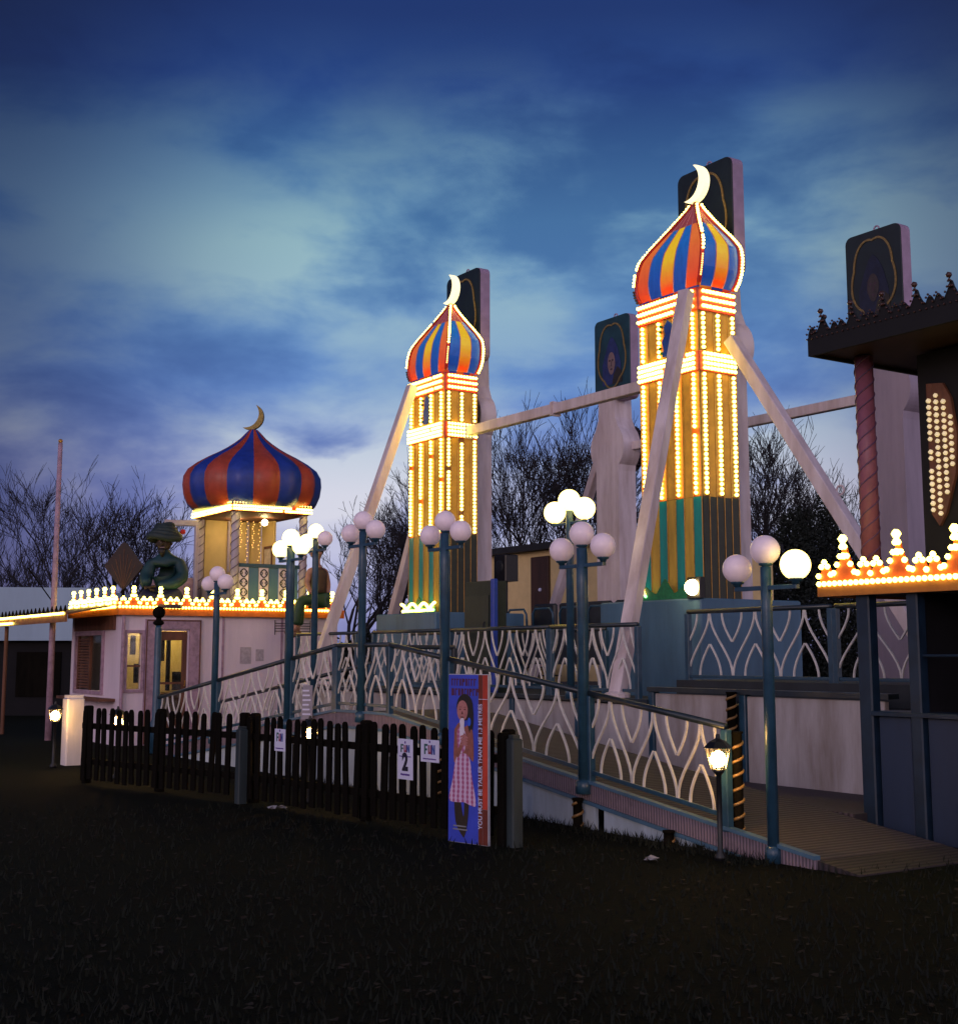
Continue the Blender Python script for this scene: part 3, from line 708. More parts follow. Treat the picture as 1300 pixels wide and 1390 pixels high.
bulbs([(-0.46, -HY-0.18, zpl+0.22), (-0.40, -HY-0.18, zpl+0.09)], 4, 0.028, mat=BULBO, parent=CR1)
t = thing('floodlight', 'bright floodlight standing at the foot of the nearer lit tower', 'floodlight', F(0.60, 4.32, zpl), ROT)
mb = MB(); mb.bbox(-0.13, 0.13, -0.05, 0.05, zpl+0.0, zpl+0.28, 0.012); mb.build('housing', BLACK, t)
mb = MB(); mb.ball((0,-0.06,zpl+0.14), 0.105, 16, 10); mb.build('lens', SPOT, t, True)

# rear pillars
def rear(xc, label, bo, dim=False):
    t = thing('ride_pillar', label, 'ride pillar', F(xc, 9.0, ZP), ROT, 'rear hub pillars of the ride')
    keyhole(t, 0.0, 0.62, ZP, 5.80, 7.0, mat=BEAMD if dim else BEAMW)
    signboard(t, bo, 0.05, 6.75, 8.50, 1.12, 0.24, True, MATS['near_black_board_paint'] if dim else None)  # dim: the board's shade comes from darker face and portrait colours
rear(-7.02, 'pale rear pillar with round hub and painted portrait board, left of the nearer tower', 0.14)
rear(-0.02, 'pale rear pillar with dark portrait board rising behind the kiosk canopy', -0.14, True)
# beams and braces
def strut(p, q, w, h, name, label, group, mat=BEAMW, foot=True, cap=False):
    P, Q = F(*p), F(*q); base = Q if Q.z < P.z else P
    t = thing(name, label, name.split('_')[-1], base, 0, group)
    d = (P-base) if base is Q else (Q-base)
    BZ[t.name] = 0
    mb = MB(); mb.beam((0,0,0), d, w, h, b=0.07); mb.build('tube', mat, t)
    for f_ in (() if foot else (0.5,)):
        u = d.normalized(); c = d*f_; r_ = u.cross(Vector((0,0,1))).normalized(); v_ = r_.cross(u)
        mb = MB(); mb.beam(c-u*0.018, c-u*0.002, w*1.45, h*1.45); mb.beam(c+u*0.002, c+u*0.018, w*1.45, h*1.45)
        for sa in (-1, 1):
            for sb in (-1, 1): mb.beam(c-u*0.034+r_*sa*w*0.6+v_*sb*h*0.6, c+u*0.034+r_*sa*w*0.6+v_*sb*h*0.6, 0.022, 0.022)
        mb.build('flange', mat, t)
    if foot:
        mb = MB(); mb.lathe([(w*0.9,-0.02),(w*0.9,0.03),(w*0.5,0.06)], 12); mb.build('foot_plate', mat, t)
    else:
        for e in (Vector((0,0,0)), d):
            mb = MB(); u = d.normalized(); s_ = 1 if e.length < 1e-6 else -1
            mb.beam(e, e+u*s_*0.04, w*1.6, h*1.6); mb.build('end_plate', mat, t)
    return t
strut((-0.99-0.02, 5.2, 5.68), (-6.33, 5.2, 5.68), 0.14, 0.17, 'cross_beam', 'pale front beam joining the two lit towers', 'horizontal beams of the ride', foot=False)
strut((-0.70, 9.3, 5.80), (-6.62, 9.3, 5.80), 0.14, 0.17, 'cross_beam', 'pale rear beam seen behind the right hand brace, ending at the kiosk column', 'horizontal beams of the ride', foot=False)
strut((0.27, 4.56, 6.66), (0.66, 2.90, 1.10), 0.18, 0.17, 'steel_brace', 'thick white brace leaning in front of the nearer lit tower', 'slanting ride braces')
strut((0.48, 5.2, 6.02), (3.55, 5.55, 1.30), 0.18, 0.17, 'steel_brace', 'pale brace running down right from the nearer tower behind the kiosk column', 'slanting ride braces')
strut((-7.33, 4.58, 6.62), (-7.40, 2.60, 1.08), 0.18, 0.17, 'steel_brace', 'bright lower brace leaning left from the farther lit tower', 'slanting ride braces')
strut((-7.85, 5.55, 6.02), (-10.9, 5.55, 0.03), 0.18, 0.17, 'steel_brace', 'shaded brace leaning left behind the farther lit tower', 'slanting ride braces')
strut((-7.60, 9.3, 5.7), (-10.7, 9.3, 0.03), 0.18, 0.17, 'steel_brace', 'pale rear brace crossing the brown door of the cream building', 'slanting ride braces')
mb = MB(); mb.tube([(0.06*cos(a), 0.06*sin(a)*0, 0.06*sin(a)) for a in [2*pi*i/14 for i in range(14)]], 0.014, 6, True)
L0 = F(0.48,5.2,6.02).lerp(F(3.55,5.55,1.30), 0.52)
mb.v = [(x, y, z+L0.z+0.16) for x, y, z in mb.v]
single(mb, 'lifting_ring', BEAMW, (L0.x+0.09, L0.y, L0.z+0.09), ROT, 'small pale lifting ring on top of the right hand brace', 'ring')

# gondola with seats between the pillars
t = thing('ride_gondola', 'dark row of ride seats with arched grab bars between the towers', 'ride gondola', F(-3.7, 6.9, ZP), ROT)
GD = pm('gondola_dark_paint', (0.020, 0.024, 0.034), 0.45, 0.4, 6)
mb = MB(); mb.bbox(-2.7, 2.7, -0.9, 0.9, 1.45, 2.05, 0.03); mb.build('hull', GD, t)
mb = MB(); mb.tube([(-2.75,-0.97,2.1),(2.75,-0.97,2.1)], 0.035, 8); mb.build('front_rail', RAILD, t, True)
mb = MB(); mb.box(-2.5, 2.5, -0.3, -0.22, 1.7, 1.95); mb.build('stripe_board', PINKTRIM, t)
for i in range(7):
    x = -2.4+0.8*i
    mb = MB(); mb.bbox(x-0.34, x+0.34, -0.75, -0.25, 2.055, 2.12, 0.02); st = mb.build('seat', BLACK, t)
    mb = MB(); mb.bbox(x-0.34, x+0.34, -0.2, -0.1, 2.055, 2.55, 0.03); mb.build('seat_back', GD, t)
    mb = MB(); mb.tube([(x-0.30,-0.78,2.06),(x-0.30,-0.80,2.34),(x-0.22,-0.8,2.43),(x+0.22,-0.8,2.43),(x+0.30,-0.80,2.34),(x+0.30,-0.78,2.06)], 0.022, 6); mb.build('grab_bar', BLUE, t, True)
# control cabinet + loudspeaker
t = thing('control_cabinet', 'tall dark green control cabinet with a bright blue edge behind the upper rail', 'cabinet', F(-3.05, 3.25, ZP), ROT)
mb = MB(); mb.bbox(-0.36, 0.36, 0.0, 0.28, ZP, 2.72, 0.012); mb.build('case', pm('dark_green_cabinet', (0.022,0.032,0.026), 0.5, 0.3, 5), t)
mb = MB(); mb.bbox(0.363, 0.45, -0.02, 0.06, ZP, 2.74, 0.01); mb.build('edge_post', BLUEB, t)
mb = MB(); mb.box(-0.36, 0.30, -0.012, -0.002, 1.5, 2.5); mb.build('door', pm('cabinet_door', (0.028,0.038,0.032), 0.45, 0.3, 5), t)
mb = MB(); mb.tube([(0.22,-0.03,1.9),(0.22,-0.05,1.92),(0.22,-0.05,2.08),(0.22,-0.03,2.1)], 0.012, 6); mb.build('handle', BLACK, t)
t = thing('loudspeaker', 'black box loudspeaker mounted beside the farther tower pillar', 'loudspeaker', F(-6.98, 6.3, 3.0), ROT)
mb = MB(); mb.bbox(0.05, 0.45, -0.15, 0.15, 2.98, 3.48, 0.02); mb.build('case', BLACK, t)
mb = MB(); mb.lathe([(0.13,0),(0.10,0.02),(0.04,0.03)], 18); mb.v = [(0.25+x, -0.153-z, 3.25+y) for x,y,z in mb.v]; mb.build('cone', GD, t)
mb = MB(); mb.lathe([(0.035,ZP),(0.035,2.98)], 10, (0.25,0,0)); mb.build('stand', BLACK, t)

# ------------------------------------------------------------------ crested bulb fascia
CREST = pm('red_crest_paint', (0.60, 0.10, 0.02), 0.4, 0.3, 8)
def crest(parent, ax, L, z, off, P=0.52, H=0.34, start=0.0, bright=True, name='crest', balls=True, mat=None, bm=None, r=0.0275):
    """row of lit pinnacles along local axis ax ('x' or 'y') from start, standing on height z, with its face at offset off on the other axis"""
    n = max(1, round(L/P)); p = L/n
    mbk = MB(); path = []
    def put(u, h): return (u, h)
    poly = [(start, z)]
    tops = []
    for i in range(n):
        c = start+p*(i+0.5)
        for u, h in ((-0.5,0.05),(-0.44,0.13),(-0.38,0.17),(-0.32,0.13),(-0.26,0.06),(-0.20,0.07),(-0.13,0.14),(-0.07,0.21),(-0.03,0.29),(0.0,0.31),(0.03,0.29),(0.07,0.21),(0.13,0.14),(0.20,0.07),(0.26,0.06),(0.32,0.13),(0.38,0.17),(0.44,0.13)):
            poly.append((c+u*p, z+h*H/0.34))
        tops.append(c)
    poly.append((start+L, z+0.05)); poly.append((start+L, z))
    mbk.prism(poly, off-0.012, off+0.012)
    path = [(u, off, h) for u, h in poly[1:-1]]
    if ax == 'y':
        mbk.v = [(y, x, zz) for x, y, zz in mbk.v]
    o = mbk.build(name, mat or CREST, parent)
    sgn = -1
    mbb = MB()
    def B(u, h, r):
        p_ = (u, off-0.03, h) if ax == 'x' else (off+0.03, u, h)
        mbb.ico(p_, r)
    d = 0
    pts = [Vector((u, 0, h)) for u, _, h in path]
    for i in range(len(pts)-1):
        l = (pts[i+1]-pts[i]).length; k = max(1, round(l/0.064))
        for j in range(k):
            q = pts[i].lerp(pts[i+1], j/k); B(q.x, q.z, r if bright else 0.012)
    for i in range(int(L/0.062)): B(start+0.062*i, z-0.02, r*0.95 if bright else 0.010)
    if balls:
        for c in tops:
            B(c, z+H+0.02, 0.046 if bright else 0.03); B(c, z+0.62*H, 0.034 if bright else 0.018)
    if bright: mbb.build('bulb_strip', bm or BULB, o, True)
    else: mbb.build('bulb_strip', BULBOFF, o, True)
    return o
def wall_holes(u0, u1, z0, z1, holes, y0, y1, ax='x'):
    "wall slab with rectangular openings; ax says which local axis it runs along"
    us = sorted({u0, u1, *[h[0] for h in holes], *[h[1] for h in holes]}); zs = sorted({z0, z1, *[h[2] for h in holes], *[h[3] for h in holes]})
    mb = MB()
    for a, b in zip(us, us[1:]):
        run = None
        cells = []
        for c, d in zip(zs, zs[1:]):
            if any(h[0] <= a and b <= h[1] and h[2] <= c and d <= h[3] for h in holes): cells.append(None)
            else: cells.append((c, d))
        i = 0
        while i < len(cells):
            if cells[i] is None: i += 1; continue
            j = i
            while j+1 < len(cells) and cells[j+1] is not None: j += 1
            if ax == 'x': mb.box(a, b, y0, y1, cells[i][0], cells[j][1])
            else: mb.box(y0, y1, a, b, cells[i][0], cells[j][1])
            i = j+1
    return mb

# ------------------------------------------------------------------ pink booth (left): local x along EX, y along EY, origin at its near left corner
BX, BW, BZR = -9.8, 0.0, 2.46
t = BOOTH = thing('pink_booth', 'low pink pay booth edged with lit pinnacles at the left', 'booth', F(BX, BW, 0), ROT)
holes = [(0.12, 0.38, 1.0, 2.0), (0.66, 1.26, 0.25, 2.05)]
wall_holes(0.0, 4.35, 0, BZR-0.12, holes, -0.10, 0.0, 'y').build('wall', PINK, t)
lh = [(-2.6, -1.0, 0.95, 1.98)]
wall_holes(-3.0, -0.10, 0, BZR-0.12, lh, 0.0, 0.10, 'x').build('wall', PINK, t)
mb = MB(); mb.box(-3.0, -0.1, 4.25, 4.35, 0, BZR-0.12); mb.box(-3.0, -2.9, 0.1, 4.25, 0, BZR-0.12); mb.build('wall', PINK, t)
mb = MB(); mb.box(-3.05, 0.06, -0.06, 4.41, BZR-0.12, BZR-0.02); mb.build('roof', ROOFD, t)
mb = MB(); mb.box(0.062, 0.10, -0.10, 4.45, BZR-0.13, BZR+0.03); mb.box(-3.0, 0.06, -0.10, -0.062, BZR-0.13, BZR+0.03); mb.build('fascia', ORANGE, t)
crest(t, 'y', 4.5, BZR+0.035, 0.085, P=0.50, H=0.30, start=-0.08)
crest(t, 'x', 2.9, BZR+0.035, -0.085, P=0.50, H=0.30, start=-2.85)
# warm interior seen through door and window
mb = MB(); mb.box(-1.5, -1.45, 0.12, 2.2, 0.02, BZR-0.2); mb.box(-1.45, -0.12, 2.2, 2.25, 0.02, BZR-0.2); mb.build('interior_wall', INWALL, t)
mb = MB(); mb.box(-1.4, -0.2, 0.3, 2.1, 0.02, 0.9)
mb.build('counter', BROWN, t)
mb = MB(); mb.tube([(-0.9,0.35,2.2),(-0.9,1.9,2.2)], 0.03, 8); mb.build('ceiling_tube', INLAMP, t)
mb = MB()
for y, z, w_, h_ in ((0.98,1.5,0.07,0.42),(1.12,0.95,0.05,0.95),(1.25,0.95,0.2,0.35),(0.42,1.62,0.07,0.35),(0.50,1.1,0.10,0.35),(1.42,1.5,0.04,0.5),(1.5,1.0,0.16,0.25),(0.85,1.2,0.1,0.2)): mb.bbox(-0.75, -0.62, y, y+w_, z, z+h_)
mb.build('wall_shelf', DARKW, t)
# door with frame
d = MB(); d.box(0.003, 0.05, 0.44, 0.64, 0.0, 2.26); d.box(0.003, 0.05, 1.28, 1.50, 0.0, 2.26); d.box(0.003, 0.05, 0.643, 1.277, 2.08, 2.26); df = d.build('door_frame', PINKTRIM, t)
mb = MB(); mb.beam((0.052,0.46,0.02),(0.052,0.46,2.24),0.02,0.02); mb.beam((0.052,1.48,0.02),(0.052,1.48,2.24),0.02,0.02); mb.beam((0.052,0.46,2.24),(0.052,1.48,2.24),0.02,0.02); mb.build('moulding', BROWN, df)
mb = wall_holes(0.665, 1.255, 0.25, 2.04, [(0.75, 1.17, 1.12, 1.88), (0.75, 1.17, 0.45, 1.08)], -0.07, -0.03, 'y'); dr = mb.build('door', BROWN, t)
mb = MB(); mb.box(-0.055, -0.045, 0.75, 1.17, 0.45, 1.88); mb.build('pane', GLASS, dr)
mb = MB(); mb.tube([(-0.02,1.215,1.05),(0.02,1.215,1.05),(0.02,1.215,1.15)], 0.012, 6); mb.build('handle', GOLD, dr)
f = MB(); f.box(0.003,0.03,0.06,0.117,0.94,2.06); f.box(0.003,0.03,0.383,0.43,0.94,2.06); f.box(0.003,0.03,0.117,0.383,2.003,2.06); f.box(0.003,0.03,0.117,0.383,0.94,0.997); wf = f.build('window', PINKTRIM, t)
mb = MB(); mb.box(-0.06,-0.05,0.12,0.38,1.0,2.0); mb.build('pane', GLASS, wf)
mb = MB(); mb.box(-0.06,-0.02,0.12,0.38,1.40,1.43); mb.build('glazing_bar', BROWN, wf)
# shuttered front on the left side
f = MB(); f.box(-2.68,-2.603,-0.04,0.02,0.88,2.06); f.box(-0.997,-0.92,-0.04,0.02,0.88,2.06); f.box(-2.603,-0.997,-0.04,0.02,1.983,2.06); f.box(-2.603,-0.997,-0.04,0.02,0.88,0.947); wf = f.build('window', PINKTRIM, t)
mb = MB()
for i in range(18): mb.box(-2.55, -1.85, 0.01, 0.035, 0.99+0.053*i, 1.02+0.053*i)
mb.box(-2.6,-2.553,0.0,0.05,0.95,1.98); mb.box(-1.847,-1.80,0.0,0.05,0.95,1.98); mb.build('shutter', BROWN, wf)
mb = MB(); mb.box(-1.78,-1.0,0.04,0.05,0.95,1.98); mb.build('pane', GLASS, wf)
mb = MB(); mb.box(-2.7,-0.3,-0.05,-0.005,2.07,2.33); mb.build('header_board', BROWN, t)
mb = MB(); mb.box(-2.8,-0.2,-0.32,-0.003,0.78,0.83); mb.build('counter_shelf', BROWN, t)
for y_ in (1.95, 3.15, 4.2):
    mb = MB(); mb.box(0.002, 0.014, y_-0.02, y_+0.02, 0.12, BZR-0.14); mb.build('cover_strip', PINKTRIM, t)
mb = MB(); mb.box(0.002, 0.03, 1.52, 4.34, 0.0, 0.13); mb.build('skirting', PINKTRIM, t)
for y_, z_, w_, h_ in ((2.3, 1.45, 0.22, 0.31), (2.62, 1.5, 0.16, 0.22)):
    mb = MB(); mb.box(0.002, 0.010, y_, y_+w_, z_, z_+h_); mb.build('notice', pm('faded_notice_paper', (0.5,0.42,0.48), 0.6, 0.35, 18), t)
mb = MB(); mb.tube([(0.06,0.02,0),(0.06,0.02,2.3)], 0.03, 8); mb.build('drain_pipe', PINKTRIM, t)
mb = MB()
for i in range(4): mb.beam((0.015, 3.0, 2.07+0.05*i), (0.015, 3.75, 2.07+0.05*i), 0.012, 0.012)
mb.beam((0.015,3.0,2.0),(0.015,3.0,2.28),0.012,0.012); mb.beam((0.015,3.75,2.0),(0.015,3.75,2.28),0.012,0.012); mb.build('wall_grille', BLACK, t)
# awning running left
t = thing('lit_awning', 'long low awning edged with two lit bulb rows left of the pink booth', 'awning', F(BX-4.0, -0.6, 0), ROT)
mb = MB(); mb.add([(-3.4,-0.3,2.36),(3.75,-0.3,2.36),(3.75,0.5,2.52),(-3.4,0.5,2.52),(-3.4,-0.3,2.33),(3.75,-0.3,2.33),(3.75,0.5,2.49),(-3.4,0.5,2.49)], [(0,1,2,3),(7,6,5,4),(0,4,5,1),(1,5,6,2),(2,6,7,3),(3,7,4,0)]); mb.build('canopy', BROWN, t)
mb = MB(); mb.box(-3.4,3.75,-0.34,-0.303,2.20,2.38); mb.build('valance', pm('dull_orange_valance', (0.25,0.09,0.03), 0.5, 0.4, 6), t)
bulbs([(-3.36,-0.365,2.35),(3.72,-0.365,2.35)], 110, 0.026, parent=t)
bulbs([(-3.36,-0.365,2.24),(0.2,-0.365,2.24)], 60, 0.026, parent=t)
mb = MB()
for i in range(26): mb.lathe([(0.012,2.382),(0.03,2.42),(0.008,2.5)], 6, (-3.35+0.28*i,-0.32,0))
mb.build('spikes', DARKW, t)
for x in (-3.2, -0.9):
    mb = MB(); mb.lathe([(0.04,0),(0.04,2.2)], 10, (x,-0.2,0)); mb.build('post', BROWN, t)

# pavilion on the booth roof
PX, PWc, hx, hw = -10.95, 2.97, 0.90, 0.72
ZR = BZR-0.02
t = PAV = thing('roof_pavilion', 'open pavilion with blue and red striped onion dome on the booth roof', 'pavilion', F(PX, PWc, ZR), ROT)
COLT = pm('twisted_column_lilac', (0.42,0.36,0.46), 0.45, 0.2, 9); COLG = pm('twisted_column_groove', (0.16,0.12,0.18), 0.5, 0.2, 9)
for sx in (-1, 1):
    for sy in (-1, 1):
        mb = MB(); mb.lathe([(0.078, ZR), (0.078, 4.36)], 18, (sx*hx, sy*hw, 0)); c_ = mb.build('column', COLT, t, True)
        mb = MB()
        for k in range(2): mb.tube([(sx*hx+0.080*cos(q+pi*k), sy*hw+0.080*sin(q+pi*k), ZR+1.92*i/80) for i, q in [(i, 2*pi*5.5*i/80) for i in range(81)]], 0.012, 4)
        mb.build('spiral_groove', COLG, c_, True)
ov = 0.12
mb = MB(); mb.bbox(-hx-ov+0.04, hx+ov-0.04, -hw-ov+0.04, hw+ov-0.04, 4.36, 4.46, 0.02); ca = mb.build('canopy', BROWN, t)
mb = MB(); ex, ew = hx+ov, hw+ov
mb.box(-ex,ex,-ew,-ew+0.036,4.38,4.50); mb.box(-ex,ex,ew-0.036,ew,4.38,4.50); mb.box(-ex,-ex+0.036,-ew+0.037,ew-0.037,4.38,4.50); mb.box(ex-0.036,ex,-ew+0.037,ew-0.037,4.38,4.50); mb.build('fascia', RED, ca)
for z, n, r in ((4.41, 34, 0.030), (4.47, 34, 0.028)):
    bulbs([(ex+0.025,-ew,z),(ex+0.025,ew,z)], n, r, parent=ca); bulbs([(-ex,-ew-0.025,z),(ex,-ew-0.025,z)], n, r, parent=ca)
bulbs([(ex+0.02,-ew,4.535),(ex+0.02,ew,4.535)], 28, 0.018, mat=BULBO, parent=ca); bulbs([(-ex,-ew-0.02,4.535),(ex,-ew-0.02,4.535)], 28, 0.018, mat=BULBO, parent=ca)
prof = [(0.84,0.0),(0.93,0.07),(0.98,0.17),(1.0,0.29),(0.99,0.39),(0.93,0.48),(0.80,0.565),(0.64,0.645),(0.49,0.71),(0.37,0.77),(0.27,0.83),(0.19,0.885),(0.13,0.94),(0.085,0.98),(0.06,1.0)]
DH, DR = 1.66, 1.38
mb = MB(); mb.lathe([(r*DR, z*DH) for r, z in prof], 96, (0,0,4.50), mod=lambda th, z: 0.965+0.05*abs(sin(8*th)), mats=lambda k, i: ((k//6) % 2))
dm = mb.build('dome', [pm('dome_deep_blue', (0.018,0.050,0.34), 0.4, 0.3, 5), pm('dome_brick_red', (0.42,0.065,0.035), 0.4, 0.3, 5)], t, True)
mb = MB(); crescent(mb, -0.06, 4.50+DH+0.27, 0.27, 0, -0.045, 0.045, -125, 65, 0.42)
mb.v = [((x*cos(0.9)-y*sin(0.9)), (x*sin(0.9)+y*cos(0.9)), z) for x,y,z in mb.v]; mb.build('crescent', OLDGOLD, t)
mb = MB(); mb.box(-hx-0.05,-hx+0.0,-hw+0.1,hw-0.1,ZR,4.36); mb.box(-hx+0.02,-0.25,hw-0.10,hw-0.06,ZR,4.36); mb.build('inner_wall', INWALL, t)
mb = MB(); mb.box(-0.72,-0.30,hw-0.118,hw-0.103,3.3,3.85); pf = mb.build('picture_frame', BROWN, t)
mb = MB(); mb.box(-0.67,-0.35,hw-0.125,hw-0.120,3.36,3.79); mb.build('picture', pm('pale_picture', (0.6,0.5,0.35), 0.6, 0.4, 9), pf)
mb = MB(); mb.bbox(-hx+0.1, hx-0.1, -hw-0.02, -hw+0.02, ZR, 3.0, 0.01); mb.build('side_panel', pm('warm_cream_panel', (0.5,0.42,0.34), 0.6, 0.2, 5), t)
for c in ((-0.3,-0.2),(0.2,0.2)):
    mb = MB(); mb.ball((c[0],c[1],4.26), 0.065, 12, 8); mb.build('ceiling_lamp', INLAMP, t, True)
for y in (-0.12, 0.30):
    mb = MB(); mb.beam((-hx+0.05, y, 3.3),(-hx+0.05, y, 4.36),0.05,0.05); mb.build('mullion', COLT, t)
mb = MB(); mb.bbox(hx-0.04, hx+0.04, -hw+0.08, hw-0.08, 3.30, 3.37, 0.01); bl = mb.build('balustrade', BLUE, t)
for i in range(6):
    y0 = -hw+0.09+i*(2*hw-0.18)/6; y1 = y0+(2*hw-0.18)/6-0.015
    mb = MB(); mb.box(hx-0.012, hx+0.012, y0, y1, ZR+0.082, 3.298); b_ = mb.build('infill_panel', PINK if i % 2 == 0 else PLINTH, bl)
    if i % 2 == 0:
        mb = MB(); c = (y0+y1)/2
        for k in range(4):
            zc = ZR+0.19+0.185*k
            for sg in (-1, 1):
                mb.tube([(hx+0.022, c+sg*(0.075*cos(q)), zc+0.08*q/1.5) for q in [-1.5+3.0*j/8 for j in range(9)]], 0.011, 5)
                mb.tube([(hx+0.022, c+sg*0.05+0.022*cos(q), zc+0.022*sin(q)) for q in [2*pi*j/8 for j in range(8)]], 0.008, 4, True)
        mb.build('scroll_ironwork', BLACK, bl)
hs = hx
# string of fairy lights hanging inside
mb = MB()
for k in range(4):
    y = -0.52+0.13*k
    for j in range(12): mb.ico((hs-0.2, y+0.02*sin(j*1.7), 4.2-0.075*j*(1 if k % 2 else 0.6)), 0.009)
mb.build('fairy_lights', BULBO, t)
t = thing('roof_frame', 'pale open frame with a low panel standing left of the pavilion', 'frame', F(-11.9, 1.35, ZR), ROT)
mb = MB(); mb.beam((0.12,0.1,4.25),(0.3,0.75,4.25),0.1,0.12); mb.build('top_beam', COLT, t)
mb = MB(); mb.beam((0.3,0.72,ZR),(0.3,0.72,4.2),0.08,0.08); mb.build('upright', COLT, t)
mb = MB(); mb.bbox(-0.2,0.3,-0.1,0.68,ZR,3.15,0.01); mb.build('low_panel', PINKTRIM, t)

# ------------------------------------------------------------------ figures (statues)
def skin_obj(name, nodes, edges, mat, parent, sub=2):
    bz = BZ.get(parent.name, 0.0)
    me = bpy.data.meshes.new(name); me.from_pydata([(p[0], p[1], p[2]) for p in nodes], edges, []); me.materials.append(mat)
    o = bpy.data.objects.new(name, me); COL.objects.link(o); o.parent = parent; BZ[o.name] = bz
    md = o.modifiers.new('skin', 'SKIN'); md.use_smooth_shade = True; md.branch_smoothing = 0.6
    for i, n in enumerate(nodes):
        sv = me.skin_vertices[0].data[i]; r = n[3]; sv.radius = (r, n[4] if len(n) > 4 else r); sv.use_root = (i == 0)
    s2 = o.modifiers.new('sub', 'SUBSURF'); s2.levels = sub; s2.render_levels = sub
    return o
def chain(n, start=0): return [(start+i, start+i+1) for i in range(n-1)]
SK = pm('painted_statue_skin', (0.40,0.20,0.15), 0.5, 0.25, 12); SKD = pm('painted_statue_dark_skin', (0.045,0.026,0.02), 0.5, 0.3, 12)
GREENT = pm('green_trouser_paint', (0.020,0.060,0.025), 0.55, 0.35, 9); VEST = pm('brown_vest_paint', (0.08,0.045,0.03), 0.55, 0.35, 9)
TEALR = pm('teal_robe_paint', (0.008,0.040,0.052), 0.55, 0.4, 6); TURB = pm('dark_turban_paint', (0.02,0.035,0.036), 0.6, 0.4, 8)
def hand(mb, c, d, up, s=1.0, curl=0.5):
    c = Vector(c); d = Vector(d).normalized(); up = Vector(up).normalized(); r = d.cross(up).normalized()
    mb.beam(c-d*0.03*s, c+d*0.06*s, 0.075*s, 0.03*s, up=up, b=0.4)
    for k, l in enumerate((0.062, 0.074, 0.070, 0.052)):
        b = c+d*0.055*s+r*(k-1.5)*0.019*s
        mb.tube([b, b+d*l*0.5*s-up*curl*0.01*s, b+d*l*0.8*s-up*curl*0.035*s, b+d*l*0.85*s-up*curl*0.06*s], [0.010*s, 0.0095*s, 0.009*s, 0.006*s], 6)
    b = c-r*0.035*s
    mb.tube([b, b+d*0.03*s-r*0.025*s, b+d*0.06*s-r*0.022*s-up*0.012*s], [0.012*s, 0.011*s, 0.007*s], 6)
# figure sitting on the roof edge, legs dangling (local frame: world axes)
P0 = F(-9.58, 3.80, 2.56)
t = thing('seated_statue', 'painted figure in green trousers and curled shoes sitting on the booth roof edge', 'statue', P0, atan2(EY[1], EY[0]))
BZ[t.name] = 0
body = [(0,0,0.10,0.17,0.13),(0,0,0.35,0.15,0.11),(-0.01,0,0.58,0.18,0.12),(-0.01,0,0.72,0.13,0.10),(-0.02,0,0.83,0.062),(-0.03,0,0.92,0.07),
        (0.17,0.02,0.67,0.068),(0.235,0.02,0.42,0.055),(0.20,-0.02,0.18,0.040),
        (-0.20,-0.02,0.67,0.068),(-0.27,-0.06,0.43,0.055),(-0.20,-0.12,0.22,0.040),
        (-0.03,0,1.0,0.09)]
ed = [(0,1),(1,2),(2,3),(3,4),(4,5),(5,12),(3,6),(6,7),(7,8),(3,9),(9,10),(10,11)]
skin_obj('body', body, ed, SK, t)
mb = MB(); mb.ball((-0.05,-0.01,1.03), 0.115, 18, 12, 1.15); mb.tube([(-0.155,-0.03,1.06),(-0.185,-0.035,1.015),(-0.16,-0.03,1.0)], [0.012,0.02,0.01], 8)
mb.ball((0.0,-0.115,1.02), 0.026, 8, 6); mb.ball((0.0,0.10,1.02), 0.026, 8, 6); mb.build('head', SK, t, True)
mb = MB(); mb.ball((-0.145,-0.06,1.055), 0.016, 8, 6); mb.ball((-0.15,0.03,1.055), 0.016, 8, 6); mb.beam((-0.152,-0.05,0.965),(-0.152,0.02,0.965),0.012,0.012); mb.build('face_paint', FACED, t)
mb = MB(); mb.ball((-0.02,0,1.075), 0.125, 16, 10, 0.9); mb.build('hair', HAIR, t, True)
mb = MB(); hand(mb, (0.19,-0.03,0.15), (0,-0.2,-1), (1,0,0), 1.15); hand(mb, (-0.19,-0.13,0.19), (-0.3,-0.3,-1), (1,0,0), 1.15); mb.build('hands', SK, t, True)
legs = [(0,0,0.10,0.18,0.15),(-0.05,-0.10,0.10,0.135),(-0.48,-0.12,0.10,0.105),(-0.56,-0.12,-0.16,0.105),(-0.60,-0.12,-0.40,0.115),(-0.02,0.10,0.10,0.135),(-0.40,0.06,0.09,0.105),(-0.44,0.04,-0.18,0.105),(-0.46,0.04,-0.40,0.115)]
skin_obj('trousers', [(a,b-0.14,c,*r) for a,b,c,*r in legs], [(0,1),(1,2),(2,3),(3,4),(0,5),(5,6),(6,7),(7,8)], GREENT, t)
for ax_, ay_ in ((-0.60,-0.26),(-0.46,-0.10)):
    mb = MB(); mb.tube([(ax_,ay_,-0.36),(ax_-0.005,ay_,-0.50)], [0.05,0.042], 10); mb.build('ankle', SK, t, True)
    mb = MB(); mb.tube([(ax_+0.06,ay_,-0.52),(ax_,ay_,-0.545),(ax_-0.09,ay_,-0.575),(ax_-0.17,ay_,-0.565),(ax_-0.205,ay_,-0.52),(ax_-0.18,ay_,-0.495)], [0.035,0.05,0.045,0.032,0.018,0.008], 10); mb.build('curled_shoe', pm('tan_shoe_paint', (0.22,0.12,0.08), 0.5, 0.3, 12), t, True)
mb = MB(); mb.lathe([(0.165,0.20),(0.170,0.35),(0.195,0.55),(0.19,0.66),(0.10,0.75)], 20); mb.v = [(x*1.0-0.005, y*0.78, z) for x,y,z in mb.v]; mb.build('waistcoat', VEST, t, True)
